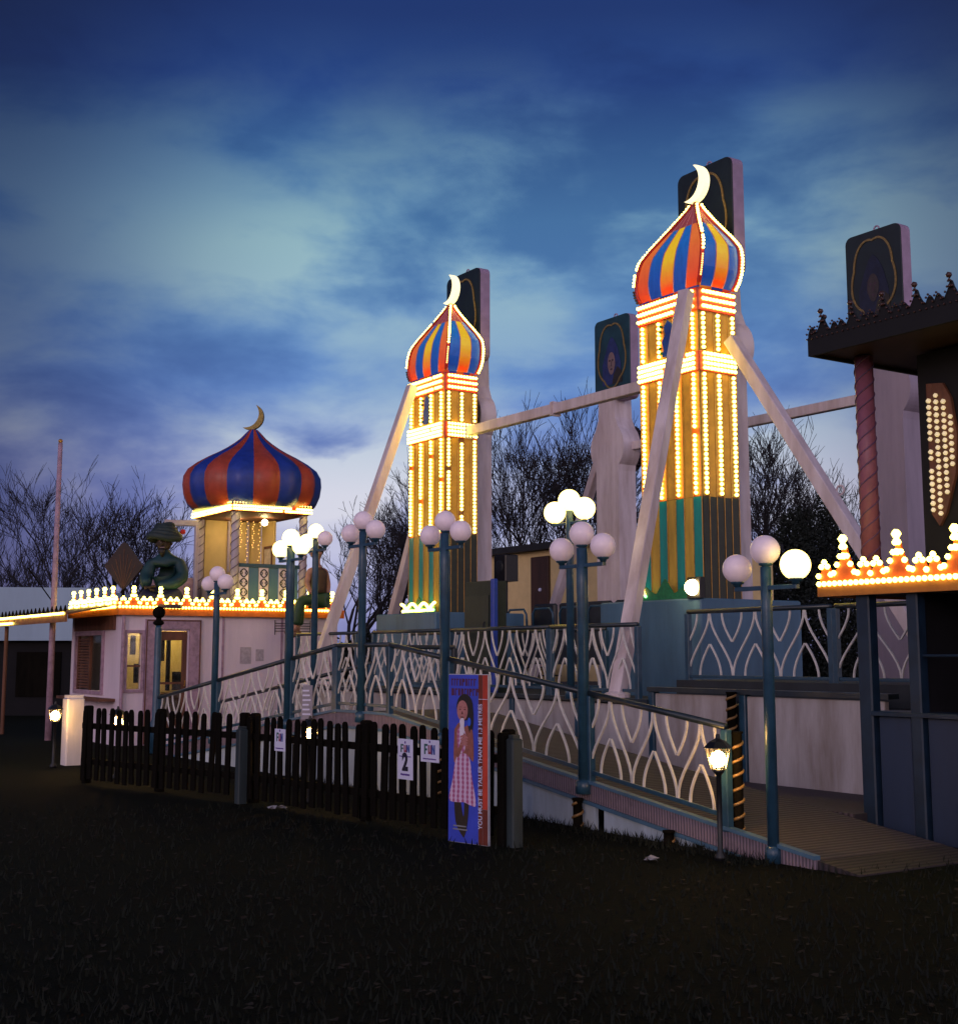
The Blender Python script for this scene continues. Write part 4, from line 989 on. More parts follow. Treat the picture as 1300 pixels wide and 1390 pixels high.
mb = MB(); mb.lathe([(0.182,0.10),(0.188,0.16),(0.176,0.215)], 20); mb.v = [(x, y*0.82, z) for x,y,z in mb.v]; mb.build('sash', BLUEB, t, True)
# turbaned figure kneeling on the roof
P1 = F(-10.35, 0.95, ZR+0.02)
t = thing('turbaned_statue', 'dark statue of a turbaned man in a teal robe on the booth roof', 'statue', P1, 0)
BZ[t.name] = 0; t.scale = (1.16,1.16,1.20)
body = [(0.05,0,0.30,0.26,0.22),(0.06,0,0.50,0.24,0.2),(0.05,0,0.68,0.25,0.18),(0.03,0,0.80,0.16,0.13),(0.02,0,0.90,0.075),(0.01,-0.01,0.98,0.08),
        (0.27,-0.02,0.72,0.115),(0.33,-0.08,0.50,0.12),(0.22,-0.26,0.38,0.10),(-0.02,-0.34,0.36,0.06),
        (-0.19,-0.02,0.72,0.115),(-0.26,-0.10,0.50,0.12),(-0.20,-0.28,0.36,0.09)]
skin_obj('body', body, [(0,1),(1,2),(2,3),(3,4),(4,5),(3,6),(6,7),(7,8),(8,9),(3,10),(10,11),(11,12)], TEALR, t)
lg = [(0.02,0,0.22,0.25,0.2),(0.25,-0.2,0.16,0.16),(0.1,-0.42,0.13,0.12),(-0.22,-0.46,0.10,0.07),(-0.22,-0.2,0.16,0.16),(-0.05,-0.46,0.12,0.12),(0.25,-0.48,0.09,0.07)]
skin_obj('crossed_legs', lg, [(0,1),(1,2),(2,3),(0,4),(4,5),(5,6)], pm('navy_trouser_paint', (0.02,0.02,0.06), 0.55, 0.4, 8), t)
mb = MB(); mb.ball((0.0,-0.02,1.04), 0.115, 18, 12, 1.2); mb.tube([(0.0,-0.12,1.07),(0.0,-0.16,1.02),(0.0,-0.125,1.0)], [0.012,0.022,0.01], 8); mb.ball((0.115,-0.02,1.03),0.026,8,6); mb.ball((-0.115,-0.02,1.03),0.026,8,6); mb.build('head', SKD, t, True)
mb = MB(); mb.ball((0.045,-0.115,1.07),0.018,8,6); mb.ball((-0.045,-0.115,1.07),0.018,8,6); mb.beam((-0.04,-0.13,0.965),(0.04,-0.13,0.965),0.012,0.014); mb.build('face_paint', FACEP, t)
mb = MB(); mb.tube([(0,-0.12,0.95),(0,-0.13,0.88),(0,-0.10,0.80)],[0.05,0.045,0.01],8); mb.build('beard', HAIR, t, True)
mb = MB()
for k in range(5):
    a0 = k*0.4; R_ = 0.205-0.022*k
    mb.tube([(R_*cos(a+a0)*1.15, R_*sin(a+a0), 1.13+0.045*k+0.022*sin(2*a)) for a in [2*pi*i/20 for i in range(20)]], 0.062-0.005*k, 8, True)
mb.ball((0,0,1.24), 0.15, 14, 9, 0.8); mb.build('turban', TURB, t, True)
mb = MB(); mb.ico((0.30,-0.02,1.22), 0.05); mb.build('turban_jewel', RED, t)
mb = MB(); hand(mb, (-0.06,-0.37,0.34), (-1,-0.2,-0.1), (0,0,1), 1.2); hand(mb, (-0.17,-0.34,0.33), (0.8,-0.5,-0.2), (0,0,1), 1.2); mb.build('hands', SKD, t, True)
mb = MB(); mb.bbox(-0.42,0.42,-0.62,0.3,-0.0,0.06,0.02); mb.build('cushion', pm('dark_cushion', (0.06,0.03,0.05), 0.8, 0.4, 8), t)
t = thing('roof_fan', 'dark diamond shaped ornamental fan beside the turbaned statue', 'ornament', F(-11.05, 0.42, ZR), 0)
BZ[t.name] = 0
mb = MB(); mb.prism([(0,0.40),(0.10,0.50),(0.35,0.82),(0.36,0.88),(0.30,0.95),(0.06,1.28),(0,1.31),(-0.06,1.28),(-0.30,0.95),(-0.36,0.88),(-0.35,0.82),(-0.10,0.50)], -0.03, 0.03); mb.build('fan_blade', pm('dark_maroon_paint', (0.025,0.010,0.012), 0.6, 0.4, 6), t)
mb = MB()
for k in range(-3, 4): mb.tube([(0,-0.035,0.42),(0.075*k,-0.035,1.18-0.10*abs(k))], 0.006, 4)
mb.build('fan_ribs', BROWN, t)
mb = MB(); mb.tube([(0,0,0),(0,0,0.46)], 0.03, 8); mb.bbox(-0.14,0.14,-0.12,0.12,0,0.08,0.01); mb.build('stem', DARKW, t)

# ------------------------------------------------------------------ dark kiosk (right)
KX, KW = 5.27, 1.70
t = thing('dark_kiosk', 'dark shadowed kiosk with a lit row of pinnacles at the right edge', 'kiosk', F(KX, KW, 0), ROT)
KD = pm('kiosk_dark_panel', (0.010,0.010,0.014), 0.6, 0.4, 4); KB = pm('kiosk_blue_panel_shaded', (0.014,0.030,0.075), 0.6, 0.35, 2, streak=True)  # kiosk colours darkened: its shade and the vignette put into the paint
KP = pm('kiosk_post_paint_shaded', (0.010,0.026,0.055), 0.45, 0.4, 6)  # darker copy of the blue post paint, standing for shade
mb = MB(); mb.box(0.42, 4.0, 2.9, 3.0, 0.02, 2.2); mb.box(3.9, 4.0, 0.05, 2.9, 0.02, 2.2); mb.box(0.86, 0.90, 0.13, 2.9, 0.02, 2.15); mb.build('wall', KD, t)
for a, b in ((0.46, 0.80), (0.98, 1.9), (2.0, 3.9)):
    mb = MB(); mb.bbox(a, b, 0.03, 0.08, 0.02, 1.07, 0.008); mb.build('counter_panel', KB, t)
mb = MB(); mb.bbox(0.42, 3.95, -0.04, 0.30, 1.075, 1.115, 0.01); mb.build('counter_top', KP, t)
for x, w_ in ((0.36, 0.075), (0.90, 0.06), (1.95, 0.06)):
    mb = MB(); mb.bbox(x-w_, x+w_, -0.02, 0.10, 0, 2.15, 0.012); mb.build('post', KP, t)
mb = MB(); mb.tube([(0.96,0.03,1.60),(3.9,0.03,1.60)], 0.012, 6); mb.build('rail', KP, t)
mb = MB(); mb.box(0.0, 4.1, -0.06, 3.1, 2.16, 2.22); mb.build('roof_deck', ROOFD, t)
mb = MB(); mb.box(-0.04, 4.1, -0.105, -0.065, 2.14, 2.27); mb.box(-0.08,-0.042,-0.105,3.1,2.14,2.27); mb.build('fascia', pm('kiosk_fascia_orange', (0.45,0.16,0.03), 0.5, 0.3, 6), t)
crest(t, 'x', 4.2, 2.275, -0.085, P=0.60, H=0.36, start=-0.05, r=0.029)
# upper storey
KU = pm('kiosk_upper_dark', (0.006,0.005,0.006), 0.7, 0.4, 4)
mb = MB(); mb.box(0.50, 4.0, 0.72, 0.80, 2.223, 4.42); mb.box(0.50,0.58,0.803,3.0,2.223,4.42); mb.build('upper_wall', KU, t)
PINKC = pm('pink_column_paint', (0.26,0.09,0.14), 0.45, 0.2, 6); GRV = pm('column_groove_violet', (0.12,0.06,0.14), 0.5, 0.2, 6)
mb = MB(); mb.lathe([(0.088, 2.45), (0.086, 4.44)], 28, (0.12, 0.42, 0)); cl_ = mb.build('column', PINKC, t, True)
mb = MB()
for k in range(3): mb.tube([(0.12+0.089*cos(a+2.09*k), 0.42+0.089*sin(a+2.09*k), 2.45+1.98*i/110) for i, a in [(i, 2*pi*4.6*i/110) for i in range(111)]], 0.0075, 4)
mb.build('spiral_groove', GRV, cl_, True)
mb = MB(); mb.lathe([(0.11,2.222),(0.13,2.26),(0.13,2.32),(0.10,2.36),(0.12,2.42),(0.10,2.47)], 20, (0.12,0.42,0)); mb.build('column_base', BROWN, t, True)
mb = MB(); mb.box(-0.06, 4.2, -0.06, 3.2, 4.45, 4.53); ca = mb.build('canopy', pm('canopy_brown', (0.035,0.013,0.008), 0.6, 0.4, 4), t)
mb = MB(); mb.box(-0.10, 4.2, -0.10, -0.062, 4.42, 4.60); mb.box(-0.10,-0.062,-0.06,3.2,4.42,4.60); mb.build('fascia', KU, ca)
crest(t, 'x', 4.3, 4.603, -0.08, P=0.36, H=0.20, start=-0.10, bright=False, mat=KU)
crest(t, 'y', 3.3, 4.603, -0.08, P=0.36, H=0.20, start=-0.10, bright=False, mat=KU)
mb = MB(); mb.prism([(0.62,2.9),(0.70,2.78),(0.78,2.9),(0.90,3.25),(0.93,3.6),(0.88,3.95),(0.80,4.10),(0.62,4.12)], 0.680, 0.716); pn = mb.build('lit_panel', BROWN, t)
for k, (x, z0, z1) in enumerate(((0.655,2.90,3.98),(0.735,2.86,4.02),(0.815,3.05,3.95),(0.885,3.3,3.8))):
    bulbs([(x,0.66,z0),(x,0.66,z1)], int((z1-z0)/0.058), 0.026, mat=emis('dim_lit_bulb', (1.0,0.74,0.34), 0.5) if 'dim_lit_bulb' not in MATS else MATS['dim_lit_bulb'], parent=pn)

# ------------------------------------------------------------------ picket fences, poster, signs
_p = MB(); _p.prism([(-0.042,0.06),(0.042,0.06)]+[(0.042*cos(a), 0.90+0.05*sin(a)) for a in [pi*i/8 for i in range(9)]], -0.012, 0.010); PICK = _p.mesh('picket', DARKW)
def fence(P, Q, label, gap=0.155, posts=(0.0, 0.5, 1.0), jitter=0.02):
    P, Q = Vector((*P, 0)), Vector((*Q, 0)); d = Q-P; L = d.length; rz = atan2(d.y, d.x)
    t = thing('picket_fence', label, 'fence', P, rz, 'dark picket fences')
    for z in (0.28, 0.72):
        mb = MB(); mb.box(0, L, 0.013, 0.05, z-0.035, z+0.035); mb.build('rail', DARKW, t)
    n = int(L/gap)
    for i in range(n):
        o = bpy.data.objects.new('picket', PICK); COL.objects.link(o); o.parent = t
        o.location = (gap*(i+0.5), 0, random.uniform(-jitter, jitter)); o.rotation_euler = (random.gauss(0,0.012), random.gauss(0, 0.016), 0); o.scale = (random.uniform(0.92, 1.08), 1, 1)
    for u in posts:
        mb = MB(); mb.bbox(u*L-0.05, u*L+0.05, 0.052, 0.15, 0, 0.97, 0.015); mb.build('post', DARKW, t)
    return t
FA, FB, FC = (0.178, 11.50), (-2.55, 14.75), (-5.05, 17.0)
fence(FB, FA, 'near picket fence carrying the number 2 sign, left of the height poster')
fence(FC, (-2.68, 14.86), 'farther picket fence before the pink booth, two lanterns glowing behind')
DBL = pm('grey_blue_gate_post', (0.026,0.040,0.045), 0.6, 0.4, 7, streak=True)
for (x, y, h, lab) in ((-2.60, 14.72, 0.80, 'grey blue gate post with a slanting strut between two picket fences'), (0.30, 11.42, 0.90, 'grey blue post just right of the height poster')):
    t = thing('gate_post', lab, 'post', (x, y, 0), ROT)
    mb = MB(); mb.bbox(-0.055,0.055,-0.055,0.055,0,h,0.012); mb.build('shaft', DBL, t)
    mb = MB(); mb.box(-0.035,0.035,-0.035,0.035,h+0.001,h+0.03); mb.build('cap', DBL, t)
    if x < 0:
        mb = MB(); mb.beam((-0.06,0,0.70),(-0.06-0.34,0.3,0.02),0.05,0.05); mb.build('strut', DBL, t)
mb = MB(); mb.prism([(-0.05,0.0),(0.05,0.0)]+[(0.05*cos(a), 0.90+0.05*sin(a)) for a in [pi*i/8 for i in range(9)]], -0.04, 0.04)
single(mb, 'fence_post', DARKW, (0.215, 11.47, 0), ROT, 'round topped dark end post touching the right side of the height poster', 'post')

# height poster
fd = Vector((FA[0]-FB[0], FA[1]-FB[1], 0)).normalized(); fr = atan2(fd.y, fd.x)
t = thing('height_poster', 'tall blue and red height poster of a girl licking an ice cream', 'poster', (-0.095, 11.62, 0), radians(-44))
HT = 1.44; Wp = 0.48; e = 0.24
mb = MB(); mb.bbox(-e, e, 0.0, 0.03, 0.0, HT, 0.004); bd = mb.build('board', pm('poster_board_edge', (0.45,0.45,0.5), 0.5, 0.2, 10), t)
mb = MB(); mb.box(-e+0.004, 0.125, -0.003, -0.0005, 0.004, HT-0.006); mb.build('blue_field', PBLUE, bd)
mb = MB(); mb.box(0.129, 0.175, -0.003, -0.0005, 0.004, HT-0.006); mb.build('maroon_strip', PBROWN, bd)
mb = MB(); mb.box(0.179, e-0.004, -0.003, -0.0005, 0.30, HT-0.006); mb.m = 1; mb.box(0.179, e-0.004, -0.003, -0.0005, 0.004, 0.298); mb.build('red_strip', [PRED, PBROWN], bd)
mb = MB(); random.seed(3)
for row, zt in ((0, HT-0.07), (1, HT-0.155)):
    x = -0.20
    while x < 0.10:
        w_ = random.uniform(0.018, 0.036); mb.box(x, x+w_*0.45, -0.005, -0.0035, zt-0.032, zt+0.032); mb.box(x+w_*0.5, x+w_, -0.005, -0.0035, zt+random.choice((-0.03,0.0,0.018)), zt+0.03); x += w_+0.010
mb.build('faded_lettering', PDRED, bd)
text('side_lettering', 'YOU MUST BE TALLER THAN ME 1.3 METRES', 0.062, SIGNW, bd, 0.152, -0.0045, 0.66, roll=pi/2, sx=0.86)
mb = MB(); mb.box(0.129, e-0.004, -0.0045, -0.0035, HT-0.215, HT-0.211); mb.build('pin_line', SIGNW, bd)
def smooth(pts, k=4):
    n = len(pts); o = []
    for i in range(n):
        p0, p1, p2, p3 = pts[i-1], pts[i], pts[(i+1) % n], pts[(i+2) % n]
        for j in range(k):
            q = j/k
            o.append(tuple(0.5*(2*b+(c-a)*q+(2*a-5*b+4*c-d)*q*q+(3*b-a-3*c+d)*q**3) for a, b, c, d in zip(p0, p1, p2, p3)))
    return o
def flat(pts, y, name, mat, z0=0.0, par=bd):
    if len(pts) < 16: pts = smooth(pts)
    mb = MB(); mb.prism([(x, z+z0) for x, z in pts], y-0.0012, y); return mb.build(name, mat, par)
def ell(cx, cz, a, b, n=20, rot=0): return [(cx+a*cos(t_)*cos(rot)-b*sin(t_)*sin(rot), cz+a*cos(t_)*sin(rot)+b*sin(t_)*cos(rot)) for t_ in [2*pi*i/n for i in range(n)]]
gx = -0.045
flat([(gx-0.115,0.93),(gx-0.085,1.0),(gx-0.05,1.02),(gx-0.015,0.98),(gx+0.045,1.0),(gx+0.085,0.99),(gx+0.11,0.92),(gx+0.115,0.70),(gx+0.05,0.74),(gx-0.03,0.72),(gx-0.12,0.68)], -0.0042, 'girl_arms', SKIN)
flat([(gx-0.10,0.115),(gx-0.02,0.0),(gx+0.01,0.0)]+[(gx+0.045,0.12),(gx+0.06,0.32),(gx+0.01,0.32),(gx-0.005,0.16),(gx-0.055,0.34),(gx-0.115,0.34)], -0.0042, 'girl_legs', LEGD, 0.06)
flat([(gx-0.085,0.73),(gx+0.055,0.74),(gx+0.10,0.55),(gx+0.145,0.335),(gx+0.08,0.325),(gx+0.0,0.345),(gx-0.08,0.34),(gx-0.18,0.36),(gx-0.14,0.52)], -0.0048, 'girl_skirt', CHECK)
flat([(gx-0.05,0.985),(gx-0.085,0.93),(gx-0.075,0.78),(gx-0.03,0.76),(gx+0.015,0.80),(gx+0.02,0.93),(gx-0.01,0.96)], -0.0050, 'girl_bodice', CHECK)
flat([(gx-0.115,0.96),(gx-0.11,0.82),(gx-0.08,0.72),(gx-0.03,0.78),(gx+0.02,0.90),(gx-0.005,0.925),(gx-0.07,0.80),(gx-0.085,0.95)], -0.0056, 'girl_forearm', SKIN)
flat([(gx+0.105,0.95),(gx+0.11,0.78),(gx+0.07,0.73),(gx+0.0,0.86),(gx+0.01,0.905),(gx+0.06,0.85),(gx+0.075,0.95)], -0.0056, 'girl_forearm', SKIN)
flat(ell(gx+0.01,1.155,0.10,0.115)+[], -0.0052, 'girl_hair', HAIR)
flat([(gx+0.03,1.14),(gx+0.105,1.16),(gx+0.115,1.02),(gx+0.09,0.93),(gx+0.06,0.96)], -0.0054, 'girl_ponytail', HAIR)
flat(ell(gx-0.018,1.125,0.066,0.088), -0.0062, 'girl_face', SKIN2)
mb = MB()
for ex in (-0.045, 0.012): mb.prism(ell(gx+ex,1.135,0.012,0.006,10), -0.0075, -0.0064); mb.prism([(gx+ex-0.016,1.152),(gx+ex+0.016,1.154),(gx+ex+0.016,1.158),(gx+ex-0.016,1.156)], -0.0075, -0.0064)
mb.prism([(gx-0.022,1.12),(gx-0.014,1.12),(gx-0.008,1.094),(gx-0.03,1.094)], -0.0075, -0.0064); mb.prism(ell(gx-0.018,1.068,0.022,0.007,12), -0.0075, -0.0064); mb.build('girl_features', pm('printed_feature', (0.14,0.035,0.03), 0.5, 0.3, 20), bd)
flat(ell(gx+0.065,1.03,0.020,0.036), -0.0066, 'hair_ribbon', pm('printed_ribbon_blue', (0.03,0.12,0.75), 0.5, 0.2, 9))
flat([(gx-0.035,1.055),(gx-0.005,1.06),(gx+0.008,1.03),(gx+0.004,0.99),(gx+0.01,0.95),(gx-0.006,0.915),(gx-0.02,0.875),(gx-0.034,0.90),(gx-0.048,0.945),(gx-0.043,0.99),(gx-0.048,1.03)], -0.0078, 'ice_cream', ICE)
mb = MB()
for k in range(4): mb.prism(ell(gx-0.012+0.004*k,0.905-0.022*k,0.034,0.0105,12,0.25), -0.0092-0.0006*k, -0.0082-0.0006*k)
for k in range(4): mb.prism(ell(gx+0.026-0.002*k,0.90-0.022*k,0.030,0.010,12,-0.3), -0.0086-0.0006*k, -0.0080-0.0006*k)
mb.build('girl_fingers', SKIN2, bd)
mb = MB()
for k, (a, b) in enumerate(((-0.125,0.03),(-0.13,0.045))): mb.box(gx+a, gx+b, -0.0075, -0.0065, 0.135-0.028*k, 0.146-0.028*k)
mb.build('foot_lettering', pm('faint_lettering', (0.25,0.25,0.28), 0.5, 0.2, 9), bd)
for sx in (-0.2, 0.2):
    mb = MB(); mb.bbox(sx-0.015, sx+0.015, 0.032, 0.06, 0.0, 1.2, 0.004); mb.build('stake', DARKW, t)

# signs on the pickets
def fence_sign(P, u, w_, z0, z1, label, number=None, foot=True):
    Pv = Vector((*FB, 0)); loc = Pv+fd*u; loc = loc-Vector((-fd.y, fd.x, 0))*0.022
    t = thing('notice_sign', label, 'sign', (loc.x, loc.y, z0), fr, 'white notices screwed to the pickets')
    mb = MB(); mb.bbox(-w_/2, w_/2, -0.004, 0.004, z0, z1, 0.002); bd = mb.build('panel', SIGNW, t)
    zl = z1-0.085; lw = w_*0.27; k = 0.062 if not number else 0.05
    for j, (x, m) in enumerate(((-0.75, SGREEN), (0.02, SRED), (0.72, SBLUE))):
        mb = MB(); xx = x*lw
        if j == 0:   # splayed first letter
            mb.box(xx-lw*0.34, xx+lw*0.34, -0.0065, -0.0045, zl+k*0.45, zl+k*0.75); mb.box(xx-lw*0.34, xx-lw*0.08, -0.0065, -0.0045, zl-k*0.75, zl+k*0.448); mb.box(xx-lw*0.078, xx+lw*0.25, -0.0065, -0.0045, zl-k*0.2, zl+k*0.1)
        elif j == 1:
            mb.box(xx-lw*0.32, xx-lw*0.08, -0.0065, -0.0045, zl-k*0.7, zl+k*0.6); mb.box(xx+lw*0.10, xx+lw*0.33, -0.0065, -0.0045, zl-k*0.7, zl+k*0.6); mb.box(xx-lw*0.078, xx+lw*0.098, -0.0065, -0.0045, zl-k*0.7, zl-k*0.35)
        else:
            mb.box(xx-lw*0.34, xx-lw*0.10, -0.0065, -0.0045, zl-k*0.75, zl+k*0.65); mb.box(xx+lw*0.12, xx+lw*0.36, -0.0065, -0.0045, zl-k*0.75, zl+k*0.65); mb.prism([(xx-lw*0.098, zl+k*0.65), (xx+lw*0.118, zl-k*0.25), (xx+lw*0.118, zl-k*0.75), (xx-lw*0.098, zl+k*0.2)], -0.0065, -0.0045)
        mb.build('logo', m, bd)
    mb = MB(); mb.prism(ell(0, zl+k*1.08, 0.010, 0.012, 12), -0.0065, -0.0045); mb.build('logo_dot', VIOLET, bd)
    random.seed(int(u*100))
    def smudge(z, h, x0, x1):
        mb = MB(); x = x0
        while x < x1:
            q = random.uniform(0.006, 0.016); mb.box(x, min(x+q, x1), -0.0065, -0.0045, z-h*random.uniform(0.3,0.5), z+h*random.uniform(0.3,0.5)); x += q+0.004
        mb.build('small_lettering', VIOLET, bd)
    if number:
        smudge(zl-k*1.5, 0.012, -w_*0.38, w_*0.38)
        text('numeral', number, 0.215, INK, bd, 0, -0.0055, z0+0.152, sx=0.80, bold=0.05)
        smudge(z0+0.045, 0.022, -w_*0.28, w_*0.30)
    else: smudge(z0+0.028, 0.014, -w_*0.35, w_*0.35)
L_ = (Vector((*FA,0))-Vector((*FB,0))).length
fence_sign(FB, 2.93, 0.235, 0.46, 0.83, 'tall white notice with the black numeral 2', '2')
fence_sign(FB, 3.30, 0.27, 0.64, 0.84, 'small white logo notice immediately right of the numeral 2')
fence_sign(FB, 0.72, 0.21, 0.60, 0.83, 'small white logo notice alone, just left of the glowing lantern')
# leaflet on ramp rail
t = thing('rail_notice', 'crumpled striped notice board above the pickets by the landing', 'notice', F(-1.95, -0.12, 0.72), 0)
mb = MB(); mb.prism([(-0.075,0.78),(0.075,0.80),(0.07,1.22),(-0.055,1.22)], -0.012, 0.012); bd = mb.build('panel', pm('faded_notice_face', (0.30,0.28,0.34), 0.5, 0.3, 20), t)
mb = MB()
for k in range(6): mb.box(-0.055, 0.05-0.012*(k % 3), -0.016, -0.013, 0.84+0.06*k, 0.862+0.06*k)
mb.build('printed_bars', SIGNW, bd)
mb = MB(); mb.tube([(0,0.02,0.0),(0,0.02,0.9)], 0.02, 8); mb.build('stake', DARKW, t)

# ------------------------------------------------------------------ lanterns, litter, left edge bits
def lantern(x, y, h, label, r=0.022):
    t = thing('lantern_post', label, 'lantern', (x, y, 0), ROT, 'small lit lanterns on low posts')
    q = 1.4; k0 = h-0.118*q
    mb = MB(); mb.lathe([(0.05,0),(0.05,0.03),(r,0.07),(r,k0-0.05),(0.032,k0-0.035),(0.058,k0-0.004)], 12); mb.build('post', BLACK, t, True)
    mb = MB(); mb.lathe([(0.042*q,k0),(0.070*q,h-0.014),(0.066*q,h-0.008)], 6); g = mb.build('glass', FROST, t)
    mb = MB(); mb.ball((0,0,h-0.062*q), 0.060, 14, 10, 1.05); mb.build('flame', LANT, g, True)
    mb = MB(); mb.lathe([(0.085*q,h),(0.05*q,h+0.05),(0.02,h+0.075),(0.014,h+0.11)], 6); mb.build('cap', BLACK, t)
    mb = MB()
    for k in range(6):
        a = pi/3*k; mb.tube([(0.045*q*cos(a),0.045*q*sin(a),k0),(0.072*q*cos(a),0.072*q*sin(a),h-0.004)], 0.005, 4)
    mb.build('cage', BLACK, t)
lantern(1.905, 10.70, 0.87, 'lit lantern on a thin black post in front of the near ramp')
lantern(-1.86, 14.75, 0.83, 'lit lantern glowing through the pickets left of the numeral 2')
lantern(-4.75, 17.6, 0.83, 'lit lantern glowing through the far pickets below the booth')
lantern(-6.13, 19.35, 0.83, 'small lit lantern at the far left edge')
mb = MB(); mb.bbox(-0.13,0.13,-0.13,0.13,0,0.98,0.02); mb.box(-0.11,0.11,-0.11,0.11,0.981,1.02)
single(mb, 'white_bollard', WHITE, (-6.02, 19.85, 0), ROT, 'square white post lit by a lantern below the booth corner', 'bollard')
def litter(x, y, label):
    mb = MB()
    for k in range(3):
        ox, oy = random.uniform(-0.08,0.08), random.uniform(-0.04,0.04); pts = []
        for i in range(7):
            a = 2*pi*i/7; pts.append((ox+0.06*cos(a)*random.uniform(0.6,1.2), oy+0.035*sin(a)*random.uniform(0.6,1.2), 0.004+random.uniform(0.0,0.045)))
        mb.add(pts+[(ox, oy, 0.05)], [(i, (i+1) % 7, 7) for i in range(7)])
    single(mb, 'litter', pm('crumpled_paper', (0.30,0.29,0.32), 0.7, 0.3, 30), (x, y, 0), 0, label, 'litter', 'scraps of litter on the grass')
litter(-2.08, 14.10, 'crumpled white paper scrap in the grass before the picket fence')
litter(1.41, 10.62, 'crumpled white paper scrap in the grass before the near ramp')
# flag pole
t = thing('flag_pole', 'tall thin pinkish pole rising left of the pink booth', 'pole', (-8.20, 25.5, 0), 0)
mb = MB(); mb.lathe([(0.065,0),(0.06,2),(0.045,5.72),(0.03,5.74)], 10); mb.build('shaft', PINKTRIM, t, True)
mb = MB(); mb.ball((0,0,5.77), 0.045, 10, 7); mb.build('finial', GOLD, t, True)
mb = MB(); mb.tube([(-0.0,0,2.6),(-0.55,0.05,3.3)], 0.012, 5); mb.build('stay', DARKW, t)
# pale tent roof and dark hall at far left
t = thing('pale_roof_hall', 'low hall with a pale blue sheet roof behind the awning', 'hall', (-16.5, 36, 0), 0)
mb = MB(); mb.box(-7, 5.9, 0, 6, 0, 2.0); mb.build('wall', pm('hall_dark_wall', (0.005,0.0045,0.007), 0.9, 0.4, 2), t)
mb = MB(); mb.prism([(-7.3,2.003),(6.2,2.003),(6.0,3.42),(-7.1,3.52)], -0.3, 6.3); mb.build('roof', FABRICB, t)
for x in (-5, -2, 1, 4):
    mb = MB(); mb.box(x, x+1.2, -0.04, -0.003, 0.5, 1.7); mb.build('shutter', DARKW, t)

# ------------------------------------------------------------------ cream building behind
def bpx(px):   # local x on the building front that lies on a given picture column's bearing
    r = (px-650)/1787; a = F(-16, 12)
    return (r*a.y-a.x)/(EX[0]-r*EX[1])
t = thing('cream_building', 'flat roofed cream building with brown door and outside stairs behind the ride', 'building', F(-16.0, 12.0, 0), ROT)
mb = MB(); BL, BR = bpx(648), bpx(842); mb.box(BL, BR, 0, 5, 0, 4.25); mb.build('wall', YELLOWB, t)
mb = MB(); mb.box(BL-0.2, BR+0.2, -0.25, 5.2, 4.253, 4.42); mb.build('roof', ROOFD, t)
x0, x1 = bpx(723), bpx(747)
mb = MB(); mb.bbox(x0, x1, -0.08, -0.003, 1.55, 4.1, 0.02); dr = mb.build('door', pm('dark_brown_door', (0.055,0.022,0.014), 0.6, 0.4, 6, streak=True), t)
mb = MB(); mb.ball((x0+0.45,-0.1,3.25), 0.05, 8, 6); mb.build('spy_hole', SIGNW, dr)
mb = MB(); mb.tube([(x1-0.2,-0.1,2.6),(x1-0.2,-0.16,2.6),(x1-0.2,-0.16,2.75)], 0.03, 6); mb.build('handle', BLACK, dr)
t = thing('stair_landing', 'black steel stair landing with handrails before the cream building', 'stairs', F(-16.0, 11.9, 0), ROT)
l0, l1, s1 = bpx(662), bpx(752), bpx(812)
mb = MB(); mb.box(l0, l1, -1.3, 0.05, 1.42, 1.50); mb.build('landing', BLACK, t)
mb = MB()
for x in (l0, bpx(692), bpx(713), l1):
    mb.beam((x,-1.27,1.5),(x,-1.27,2.55),0.06,0.06)
for z in (2.02, 2.55): mb.beam((l0,-1.27,z),(bpx(718),-1.27,z),0.06,0.06)
mb.beam((l0,-0.1,2.55),(bpx(712),-0.1,2.55),0.06,0.06); mb.beam((bpx(708),-0.1,1.5),(bpx(708),-0.1,2.55),0.06,0.06); mb.build('guard_rail', BLACK, t)
mb = MB(); mb.beam((l1,-1.27,2.55),(s1,-1.27,1.2),0.06,0.06); mb.beam((l1,-1.27,2.0),(s1,-1.27,0.65),0.06,0.06); mb.beam((s1-0.6,-1.27,0.8),(s1-0.6,-1.27,1.6),0.06,0.06); mb.build('handrail', BLACK, t)
for i in range(7):
    xx = l1+(s1-l1)*(i+0.5)/7; mb = MB(); mb.box(xx-0.15, xx+0.15, -1.25, -0.1, 1.3-0.2*i, 1.34-0.2*i); mb.build('tread', BLACK, t)
# dark hut left of the far tower
t = thing('dark_hut', 'small dark hut roof beyond the far tower braces', 'hut', F(-17.0, 4.6, 0), ROT)
mb = MB(); mb.box(-1.5, 1.5, 0, 2.5, 0, 2.0); mb.build('wall', pm('hut_dark_boards', (0.02,0.018,0.02), 0.8, 0.4, 5), t)
mb = MB(); mb.add([(-1.7,-0.2,2.003),(1.7,-0.2,2.003),(1.7,2.7,2.003),(-1.7,2.7,2.003),(-1.7,1.25,2.75),(1.7,1.25,2.75)], [(0,1,5,4),(2,3,4,5),(1,2,5),(3,0,4),(3,2,1,0)]); mb.build('roof', ROOFD, t)
bulbs([(-1.4,-0.3,1.9),(1.4,-0.3,1.98)], 7, 0.05, mat=BULB, parent=t)

